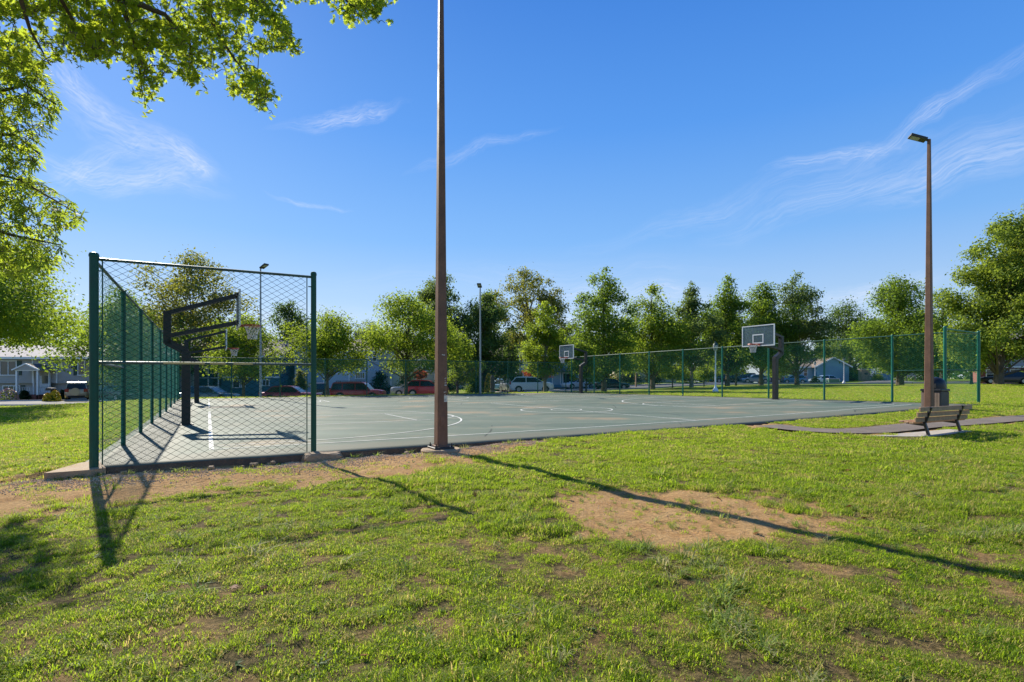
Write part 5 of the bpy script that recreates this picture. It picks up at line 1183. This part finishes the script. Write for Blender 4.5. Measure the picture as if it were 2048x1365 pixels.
car('grey hatchback in the driveway behind the white car', 1024, 65, 112, PN['grey'], 'hatch', 4.2, 1.8, 1.6)
car('white crossover parked at the kerb beside the slender tree', 1062, 58, 4, PN['white'], 'hatch', 4.6, 1.85, 1.68)
car('silver sedan facing left behind the far hoop post', 1158, 76, 200, PN['silver'], 'sedan', 4.8, 1.82, 1.46)
car('pinkish white car half hidden behind the silver sedan', 1186, 86, 160, PN['pink'], 'hatch', 4.4, 1.8, 1.6)
car('dark green sedan parked under the tall pyramidal tree', 1221, 73, 14, PN['dgreen'], 'sedan', 4.9, 1.8, 1.46)
car('teal car at the left end of the parking lot', 1420, 97, 172, PN['teal'], 'hatch', 4.4, 1.8, 1.5)
car('black sedan between the globe lamp and a tree trunk', 1452, 95, 176, PN['black'], 'sedan', 4.6, 1.8, 1.45)
car('black off-roader between two tree trunks in the parking lot', 1484, 96, 178, PN['black'], 'suv', 4.6, 1.85, 1.75)
car('dark grey sedan with chrome look trim left of the right hoop post', 1510, 93, 172, PN['grey'], 'sedan', 4.7, 1.8, 1.47)
car('navy car just left of the right hoop post', 1538, 94, 172, PN['navy'], 'hatch', 4.3, 1.8, 1.5)
car('blue car parked before the blue ranch house windows', 1585, 97, 178, PN['blue'], 'hatch', 4.4, 1.8, 1.5)
car('pale blue sedan parked by the broad blue gable', 1648, 96, 176, PN['pale'], 'sedan', 4.7, 1.8, 1.45)
car('shiny black sedan in front of the lilac grey house', 2012, 67, 147, PN['black'], 'sedan', 5.0, 1.85, 1.48)

# ================================================================ lamps, signs, small things
def globe_lamp(label, px, Y, top, base=None):
    x, y, z = at(px, Y); Ht = zz(top, Y) - z; s_ = Ht / 4.3
    t = thing('globe_lamp', label, 'street lamp', (x, y, z), group='old fashioned lamp posts')
    MB().lathe([(.24 * s_, -.1), (.24 * s_, .12), (.18 * s_, .3), (.09 * s_, .42), (.065 * s_, .6), (.055 * s_, 3.45 * s_), (.09 * s_, 3.5 * s_)], 12).build('post', M['white'], t, smooth=True)
    MB().lathe([(.08 * s_, 3.5 * s_), (.14 * s_, 3.55 * s_), (.21 * s_, 3.8 * s_), (.20 * s_, 3.95 * s_)], 12).build('globe', M['lens'], t, smooth=True)
    MB().lathe([(.22 * s_, 3.95 * s_), (.16 * s_, 4.1 * s_), (.07 * s_, 4.16 * s_), (.06 * s_, 4.3 * s_)], 12).build('cap', M['shutgreen'], t, smooth=True)
globe_lamp('tall white globe lamp on the lawn just behind the right court fence', 1431, 44.6, 683)
globe_lamp('white globe lamp in front of the broad blue gable', 1630, 98, 722)
globe_lamp('white globe lamp left of the stone pillar', 1688, 84, 713)
globe_lamp('white globe lamp standing on the verge left of the near light pole', 782, 66, 722)
x, y, z = at(1272, 78); t = thing('street_sign', 'teal street sign above a white plate on a wooden post by the road', 'sign', (x, y, z))
MB().bbox(-.10, .10, -.10, .10, -.1, 2.0, .01).build('post', M['wood'], t); MB().bbox(-.04, .04, -.04, .04, 2.0, 3.7, .008).build('upper_post', M['galv'], t)
MB().bbox(-.45, .45, -.07, -.041, 2.85, 3.15, .01).build('teal_plate', M['signteal'], t); MB().bbox(-.24, .24, -.07, -.041, 2.1, 2.82, .01).build('white_plate', M['signwhite'], t); MB().box(-.14, .14, -.076, -.071, 2.3, 2.5).build('print', M['signtext'], t)
x, y, z = at(1669, 92); t = thing('utility_cabinet', 'low green utility cabinet on the grass beside the globe lamps', 'utility box', (x - .9, y, z)); MB().bbox(0, 1.75, 0, .9, -.05, .72, .04).build('cabinet_body', M['trunkbox'], t); MB().bbox(-.04, 1.79, -.04, .94, .72, .86, .03).build('lid', M['kerb'], t)
# stone pillar
x, y, z = at(1728, 100); t = thing('stone_pillar', 'square stone gate pillar with flat cap beside the blue dome', 'pillar', (x, y, z)); MB().box(-.72, .72, -.5, .5, -.2, 2.05).build('core', M['conc'], t)
b = MB(); r_ = random.Random(4); zc_ = -.05
while zc_ < 1.98:
    hh_ = r_.uniform(.16, .28); xx = -.74
    while xx < .70:
        ww_ = min(r_.uniform(.2, .42), .76 - xx); o_ = r_.uniform(.02, .07); b.bbox(xx + .01, xx + ww_ - .01, -.5 - o_, -.48, zc_ + .01, min(zc_ + hh_, 2.04) - .01, .015); xx += ww_
    zc_ += hh_
o = b.build('stone_facing', M['stone'], t); o['kind'] = 'stuff'
MB().bbox(-.85, .85, -.62, .62, 2.05, 2.2, .03).build('cap', M['concg'], t); MB().box(-.28, .28, -.60, -.575, 1.15, 1.5).build('plaque', M['signtext'], t)
# dome
x, y, z = at(1754, 112); t = thing('garden_dome', 'blue ribbed garden dome behind the stone pillar', 'dome', (x, y, z)); b = MB(); Rr = 2.5
b.lathe([(Rr * math.cos(a), Rr * math.sin(a)) for a in np.linspace(0, 1.5, 8)], 18); b.build('cover', M['dome'], t, smooth=True)
for k in range(9): a = k * math.pi / 9; MB().tube([(1.01 * Rr * math.cos(q) * math.cos(a), 1.01 * Rr * math.cos(q) * math.sin(a), 1.01 * Rr * math.sin(q)) for q in np.linspace(0, math.pi, 13)], .035, 4, cap=False).build('rib', M['kerb'], t)
x, y, z = at(1822, 98); t = thing('sign_board', 'pale painted sign board standing on two legs beyond the court fence', 'sign', (x, y, z))
for s_ in (-.75, .75): MB().bbox(s_ - .07, s_ + .07, -.07, .07, -.1, 1.7, .01).build('leg', M['wood'], t)
MB().bbox(-.8, .8, -.12, -.071, .75, 1.75, .01).build('board', M['pinkboard'] if 'pinkboard' in M else M['petalp'], t); MB().bbox(-.9, .9, -.2, .1, 1.76, 1.9, .02).build('cap', M['white'], t)
# mailbox with flowers
x, y, z = at(103, 50.5); t = thing('mailbox', 'black mailbox on a post among yellow flowers at left', 'mailbox', (x, y, z)); MB().bbox(-.06, .06, -.06, .06, -.1, 1.0, .01).build('post', M['black'], t); b = MB(); b.prism([(-.28 * 1.0, 1.0), (.28, 1.0), (.28, 1.16), (.15, 1.26), (-.15, 1.26), (-.28, 1.16)], 'y', -.35, .25); b.build('box', M['black'], t)
def flowers(label, px, Y, hw, top, pet, n=500, seed=1, leafm='mid'):
    x, y, z = at(px, Y); r_ = np.random.default_rng(seed); R_ = hw * Y / F; Hh = zz(top, Y) - z; t = thing('flowering_shrub', label, 'flowers', (x, y, z))
    d = unit(r_.normal(size=(n, 3))); d[:, 2] = abs(d[:, 2]); P = d * (r_.random((n, 1)) ** .3) * np.array([R_, R_, Hh]); obj('foliage', leaves_mesh('foliage', P, .15, L[leafm], r_), t)
    d = unit(r_.normal(size=(n, 3))); d[:, 2] = abs(d[:, 2]); P = d * np.array([R_, R_, Hh]) * 1.03; obj('blossom', leaves_mesh('blossom', P, .13, pet, r_, asp=1), t)
flowers('yellow flowering clump left of the black mailbox', 96, 50.3, 8, 787, M['petal'], 300, 1); flowers('yellow flowering clump right of the black mailbox', 110, 50.3, 9, 782, M['petal'], 400, 2)
flowers('pale pink flowering shrub at the left edge before the grey house', 16, 52, 16, 778, M['petalp'], 700, 3); flowers('yellow flowering bush between the flood light pole and a brown stump', 977, 56, 8, 748, M['petal'], 400, 4)
flowers('yellow bush behind the dark green sedan', 1226, 82, 10, 750, M['petal'], 400, 5)
x, y, z = at(985, 47); t = thing('timber_post', 'short brown timber post beside the yellow flowering bush', 'post', (x, y, z)); MB().lathe([(.2, -.1), (.19, .8), (.17, 1.5), (.1, 1.56)], 10).build('shaft', M['bark'], t); MB().lathe([(.215, .2), (.215, .26)], 10).build('band', M['galv'], t)
x, y, z = at(997, 70); t = thing('play_house', 'small sky blue plastic play house at the top of the driveway', 'play house', (x, y, z + .8)); MB().lathe([(.62, -.9), (.62, .1), (.66, .12), (.55, .5), (.3, .8), (.05, .9)], 10).build('shell', M['blueplastic'], t); MB().box(-.15, .15, -.66, -.60, -.8, -.1).build('doorway', M['poledark'], t)
x, y, z = at(669, 58); t = thing('wheelie_bin', 'dark blue wheelie bin beside the pale blue garage', 'bin', (x, y, z)); b = MB(); b.prism([(-.28, 0), (.28, 0), (.33, 1.0), (-.33, 1.0)], 'y', -.3, .3); b.build('bin_body', M['blueplastic2'], t); MB().bbox(-.36, .36, -.36, .34, 1.0, 1.08, .02).build('lid', M['blueplastic2'], t)

# ================================================================ grass
def blade_proto(name, nb, rad, h0, h1, w, m_, seed, bend=.5, spread=.5, broad=False):
    r_ = np.random.default_rng(seed); V = []; Fq = []; RV = []
    for i in range(nb):
        a = r_.uniform(0, 2 * math.pi); rr = rad * math.sqrt(r_.random()); p = np.array([rr * math.cos(a), rr * math.sin(a), -.004])
        d = r_.uniform(0, 2 * math.pi); dr = np.array([math.cos(d), math.sin(d), 0]); sd = np.array([-dr[1], dr[0], 0]); h = r_.uniform(h0, h1); ln = h * r_.uniform(.2, 1) * spread * 1.6; ww = w * r_.uniform(.7, 1.3)
        p1 = p + dr * ln * .3 + np.array([0, 0, h * .55]); p2 = p + dr * ln + np.array([0, 0, h * (1 - bend * r_.random() * .6)]); b = len(V)
        wm = ww * (1.15 if broad else .85)
        V += [p - sd * ww / 2, p + sd * ww / 2, p1 + sd * wm / 2, p1 - sd * wm / 2, p2]; Fq += [(b, b + 1, b + 2, b + 3), (b + 3, b + 2, b + 4, b + 4)]; RV.append(r_.random())
    me = bpy.data.meshes.new(name); fs = [f if f[2] != f[3] else f[:3] for f in Fq]; me.from_pydata([tuple(v) for v in V], [], fs); me.materials.append(m_)
    at_ = me.attributes.new('rnd', 'FLOAT', 'FACE'); at_.data.foreach_set('value', np.repeat(np.array(RV, dtype=np.float32), 2))
    return bpy.data.objects.new(name, me)
def grassmat(name, c0, c1, dry, tr_, drya=.5, tf=.42):
    m = bpy.data.materials.new(name); m.use_nodes = True; n = NT(m.node_tree); n.n.clear(); out = n.node('ShaderNodeOutputMaterial')
    rnd = n.node('ShaderNodeAttribute', attribute_name='rnd').outputs['Fac']; oi = n.node('ShaderNodeObjectInfo').outputs['Random']; P = n.node('ShaderNodeNewGeometry').outputs['Position']
    n1 = n.noise(P, .8, 6, .65); n2 = n.noise(P, 3.5, 5, .7)
    mixf = n.math('ADD', n.math('MULTIPLY', oi, .25), n.math('ADD', n.math('MULTIPLY', rnd, .45), n.math('MULTIPLY', n.ramp(n2, .3, .7), .42))); c = n.mix(n.ramp(mixf, .25, .85), (*c0, 1), (*c1, 1))
    dr = n.math('ADD', n.math('MULTIPLY', oi, .45), n.math('ADD', n.math('MULTIPLY', rnd, .35), n.math('MULTIPLY', n1, .55))); df_ = n.ramp(dr, .69, .95, 0, drya * 1.7); df_ = n.math('MINIMUM', df_, .9)
    c = n.mix(df_, c, (*dry, 1)); tc2 = n.mix(df_, n.mix(n.ramp(mixf, .25, .85), (tr_[0] * .7, tr_[1] * .8, tr_[2], 1), (*tr_, 1)), (dry[0] * 1.1, dry[1] * 1.0, dry[2], 1))
    p = n.node('ShaderNodeBsdfPrincipled'); n.l.new(c, p.inputs['Base Color']); p.inputs['Roughness'].default_value = .6; p.inputs['Specular IOR Level'].default_value = .18
    t = n.node('ShaderNodeBsdfTranslucent'); n.l.new(tc2, t.inputs[0]); mx = n.node('ShaderNodeMixShader'); mx.inputs[0].default_value = tf; n.l.new(p.outputs[0], mx.inputs[1]); n.l.new(t.outputs[0], mx.inputs[2]); n.l.new(mx.outputs[0], out.inputs[0]); return m
GM = grassmat('grass_blade', (.028, .075, .004), (.235, .345, .014), (.60, .46, .20), (.56, .72, .03), .55, .54)
GM2 = grassmat('coarse_grass_blade', (.11, .17, .035), (.24, .31, .08), (.50, .43, .24), (.42, .54, .07), .45, .45)
GM3 = grassmat('broad_weed_leaf', (.05, .10, .02), (.10, .17, .04), (.3, .28, .1), (.22, .34, .04), .1, .35)
protos = bpy.data.collections.new('grass_prototypes')
for i in range(5): protos.objects.link(blade_proto('a_short_tuft_%d' % i, 34, .065, .012, .032, .0036, GM, 40 + i, .6, .9))
for i in range(2): protos.objects.link(blade_proto('b_long_tuft_%d' % i, 26, .05, .03, .065, .0038, GM, 50 + i, .5, .8))
for i in range(2): protos.objects.link(blade_proto('c_coarse_tuft_%d' % i, 20, .04, .04, .10, .0060, GM2, 60 + i, .8, 1.3))
for i in range(2): protos.objects.link(blade_proto('d_weed_%d' % i, 9, .012, .008, .022, .013, GM3, 70 + i, .3, 2.6, True))
for i in range(2): protos.objects.link(blade_proto('e_wide_tuft_%d' % i, 60, .14, .015, .042, .0075, GM, 80 + i, .5, .8))
for i in range(2): protos.objects.link(blade_proto('f_far_tuft_%d' % i, 50, .34, .02, .055, .018, GM, 90 + i, .5, .8))
def scatter_tree(coll):
    ng = bpy.data.node_groups.new('scatter', 'GeometryNodeTree'); ng.interface.new_socket('Geometry', in_out='INPUT', socket_type='NodeSocketGeometry'); ng.interface.new_socket('Geometry', in_out='OUTPUT', socket_type='NodeSocketGeometry')
    N = ng.nodes; Lk = ng.links; gi = N.new('NodeGroupInput'); go = N.new('NodeGroupOutput'); ip = N.new('GeometryNodeInstanceOnPoints'); ci = N.new('GeometryNodeCollectionInfo'); ci.inputs[0].default_value = coll; ci.inputs['Separate Children'].default_value = True; ci.inputs['Reset Children'].default_value = True
    def na(nm, ty): a = N.new('GeometryNodeInputNamedAttribute'); a.data_type = ty; a.inputs[0].default_value = nm; return a.outputs[0]
    Lk.new(gi.outputs[0], ip.inputs['Points']); Lk.new(ci.outputs[0], ip.inputs['Instance']); ip.inputs['Pick Instance'].default_value = True
    Lk.new(na('pick', 'INT'), ip.inputs['Instance Index']); Lk.new(na('rot', 'FLOAT_VECTOR'), ip.inputs['Rotation']); Lk.new(na('scl', 'FLOAT_VECTOR'), ip.inputs['Scale']); Lk.new(ip.outputs[0], go.inputs[0]); return ng
def scatter(name, P, pick, rot, scl, coll, label, cat='grass'):
    me = bpy.data.meshes.new(name); me.vertices.add(len(P)); me.vertices.foreach_set('co', P.astype(np.float32).ravel())
    a = me.attributes.new('pick', 'INT', 'POINT'); a.data.foreach_set('value', pick.astype(np.int32)); a = me.attributes.new('rot', 'FLOAT_VECTOR', 'POINT'); a.data.foreach_set('vector', rot.astype(np.float32).ravel()); a = me.attributes.new('scl', 'FLOAT_VECTOR', 'POINT'); a.data.foreach_set('vector', scl.astype(np.float32).ravel())
    o = obj(name, me); md = o.modifiers.new('scatter', 'NODES'); md.node_group = scatter_tree(coll); tag(o, label, cat, kind='stuff'); return o
from bisect import bisect
# interpolated height of the ground sheet
def sheet(x, y):
    i = np.clip(np.searchsorted(gx, x) - 1, 0, nx - 2); j = np.clip(np.searchsorted(gy, y) - 1, 0, ny - 2); fx = (x - gx[i]) / (gx[i + 1] - gx[i]); fy = (y - gy[j]) / (gy[j + 1] - gy[j])
    return (GZ[j, i] * (1 - fx) + GZ[j, i + 1] * fx) * (1 - fy) + (GZ[j + 1, i] * (1 - fx) + GZ[j + 1, i + 1] * fx) * fy
def lawn_pts(n, y0, y1, power, seed, margin=1.06):
    r_ = np.random.default_rng(seed); q = r_.random(n)
    Y = y0 * (y1 / y0) ** q if power == 1 else np.sqrt(y0 ** 2 + q * (y1 ** 2 - y0 ** 2))
    X = r_.uniform(-1, 1, n) * (1024 / F * margin * Y + .5); return X, Y, r_
PK, RT, SCL, PP = [], [], [], []
for (n, y0, y1, pw, sd, kind) in ((135000, 2.1, 9.5, 2, 1, 'near'), (95000, 7.0, 20, 2, 2, 'mid'), (75000, 18, 48, 2, 3, 'far')):
    X, Y, r_ = lawn_pts(n, y0, y1, pw, sd); pa, st_, sp, pt_, ic, rdd = bare(X, Y)
    keep = r_.random(n) < np.clip(1 - 1.02 * pa - .96 * st_ - sp * 1.25, 0, 1); u, v = UV(X, Y)
    keep &= ~((u > -.30) & (u < CU + .32) & (v > np.where(u > 6, -.10, -.22)) & (v < CV + .36)); fine = fbm(X + 3, Y + 9, 6.5, 3); keep &= r_.random(n) < .12 + .95 * sstep(.36, .56, fine)
    keep &= pt_ < .3; keep &= rdd < .4; bl = (X - 8.94) * UD[0] + (Y - 12) * UD[1]; bv = (X - 8.94) * VD[0] + (Y - 12) * VD[1]; keep &= ~((bl > -.9) & (bl < 2.25) & (bv > -.16) & (bv < .5 + .1 * np.sin(5 * bl)))
    if kind == 'far': keep &= (poly_d(X, Y, [tuple(p) for p in offset_line(RP, 6.3)[::6]]) > .8)
    X, Y = X[keep], Y[keep]; m = len(X); cl = fbm(X, Y, .9, 3); co = fbm(X + 50, Y, .55, 3)
    if kind == 'near':
        pk = r_.integers(0, 5, m); lg = (cl > .55) & (r_.random(m) < .35); pk[lg] = 5 + r_.integers(0, 2, lg.sum())
        cs = (X > 1.0) & (Y < 5.2) & (co > .56) & (r_.random(m) < .05) | ((r_.random(m) < .003)); pk[cs] = 7 + r_.integers(0, 2, cs.sum()); wd_ = (r_.random(m) < .012) & ~cs; pk[wd_] = 9 + r_.integers(0, 2, wd_.sum())
        s_ = r_.uniform(.7, 1.25, m) * (.55 + .5 * cl + .7 * sstep(.4, .75, fbm(X + 3, Y + 9, 6.5, 3)))
    elif kind == 'mid': pk = 11 + r_.integers(0, 2, m); s_ = r_.uniform(.65, 1.15, m) * (.6 + .35 * cl + .6 * sstep(.4, .75, fbm(X + 3, Y + 9, 6.5, 3)))
    else: pk = 13 + r_.integers(0, 2, m); s_ = r_.uniform(.7, 1.1, m)
    PP.append(np.stack([X, Y, sheet(X, Y)], -1)); PK.append(pk); RT.append(np.stack([r_.normal(0, .12, m), r_.normal(0, .12, m), r_.uniform(0, 6.28, m)], -1)); SCL.append(np.stack([s_, s_, s_ * r_.uniform(.8, 1.2, m)], -1))
scatter('lawn_grass', np.vstack(PP), np.concatenate(PK), np.vstack(RT), np.vstack(SCL), protos, 'short mown grass with weeds covering the park lawn')
# weeds on the bare patch and along the slab
r_ = np.random.default_rng(5); n = 260; X = r_.normal(1.9, .9, n); Y = r_.normal(5.75, .65, n); pk = np.where(r_.random(n) < .3, 7, 5) ; s_ = r_.uniform(.3, .85, n)
m_ = 60; u = r_.uniform(-.5, 9, m_); x2, y2 = W(u, -.2 - r_.random(m_) * .12); X = np.r_[X, x2]; Y = np.r_[Y, y2]; pk = np.r_[pk, r_.integers(7, 9, m_)]; s_ = np.r_[s_, r_.uniform(.4, 1.4, m_)]
X = np.r_[X, [1.95, 2.15, 2.05, 1.75, 2.75]]; Y = np.r_[Y, [5.85, 5.55, 6.2, 6.1, 5.3]]; pk = np.r_[pk, [7, 8, 7, 8, 7]]; s_ = np.r_[s_, [1.3, 1.3, 1.1, .9, 1.2]]
n = len(X); scatter('weed_tufts', np.stack([X, Y, sheet(X, Y)], -1), pk, np.stack([np.zeros(n), np.zeros(n), r_.uniform(0, 6.28, n)], -1), np.stack([s_, s_, s_], -1), protos, 'scattered weeds on the bare earth and along the court edge', 'weeds')
# gravel
gp = bpy.data.collections.new('pebble_prototypes')
for i in range(4):
    bm = bmesh.new(); bmesh.ops.create_icosphere(bm, subdivisions=1, radius=.011); rr = random.Random(i)
    for v in bm.verts: v.co *= rr.uniform(.7, 1.25); v.co.z *= .6
    me = bpy.data.meshes.new('pebble'); bm.to_mesh(me); bm.free(); me.materials.append(M['pebble']); gp.objects.link(bpy.data.objects.new('pebble_%d' % i, me))
n = 22000; u = r_.uniform(-3, 8.2, n); v = -.14 - np.abs(r_.normal(0, .5, n)); X, Y = W(u, v); pa, st_, sp, pt_, ic, rdd = bare(X, Y); k = (st_ > .25) & (r_.random(n) < .3 + .7 * ((fbm(X, Y, 1.4, 3) > .5) | (v > -.45))); X, Y = X[k], Y[k]
X2 = r_.normal(1.95, .9, 500); Y2 = r_.normal(5.75, .65, 500); k = bare(X2, Y2)[0] > .5; X = np.r_[X, X2[k]]; Y = np.r_[Y, Y2[k]]; n = len(X); s_ = r_.uniform(.3, 1.15, n) * np.where(r_.random(n) < .04, 1.6, 1); s_[-int(k.sum()):] *= .5
scatter('gravel', np.stack([X, Y, sheet(X, Y) + .003], -1), r_.integers(0, 4, n), r_.uniform(0, 6, (n, 3)), np.stack([s_, s_, s_], -1), gp, 'loose pale gravel on the dirt along the court edge', 'gravel')
# fallen leaves
lm = leafmat('dead_leaf', (.13, .045, .015), (.24, .12, .05), (.2, .08, .03), .15)
n = 70; X, Y, r_ = lawn_pts(n, 2.3, 9, 2, 77); P = np.stack([X, Y, sheet(X, Y) + .03], -1); A = r_.normal(size=(n, 3)) * [1, 1, .3]; N_ = r_.normal(0, .3, (n, 3)) + [0, 0, 1]
tag(obj('fallen_leaves', star_mesh('fallen_leaves', P, A, N_, r_.uniform(.05, .09, n), lm, r_.random(n))), 'a few dry brown leaves scattered on the lawn', 'leaves', kind='stuff')
print('tree tris', NTRI[0])
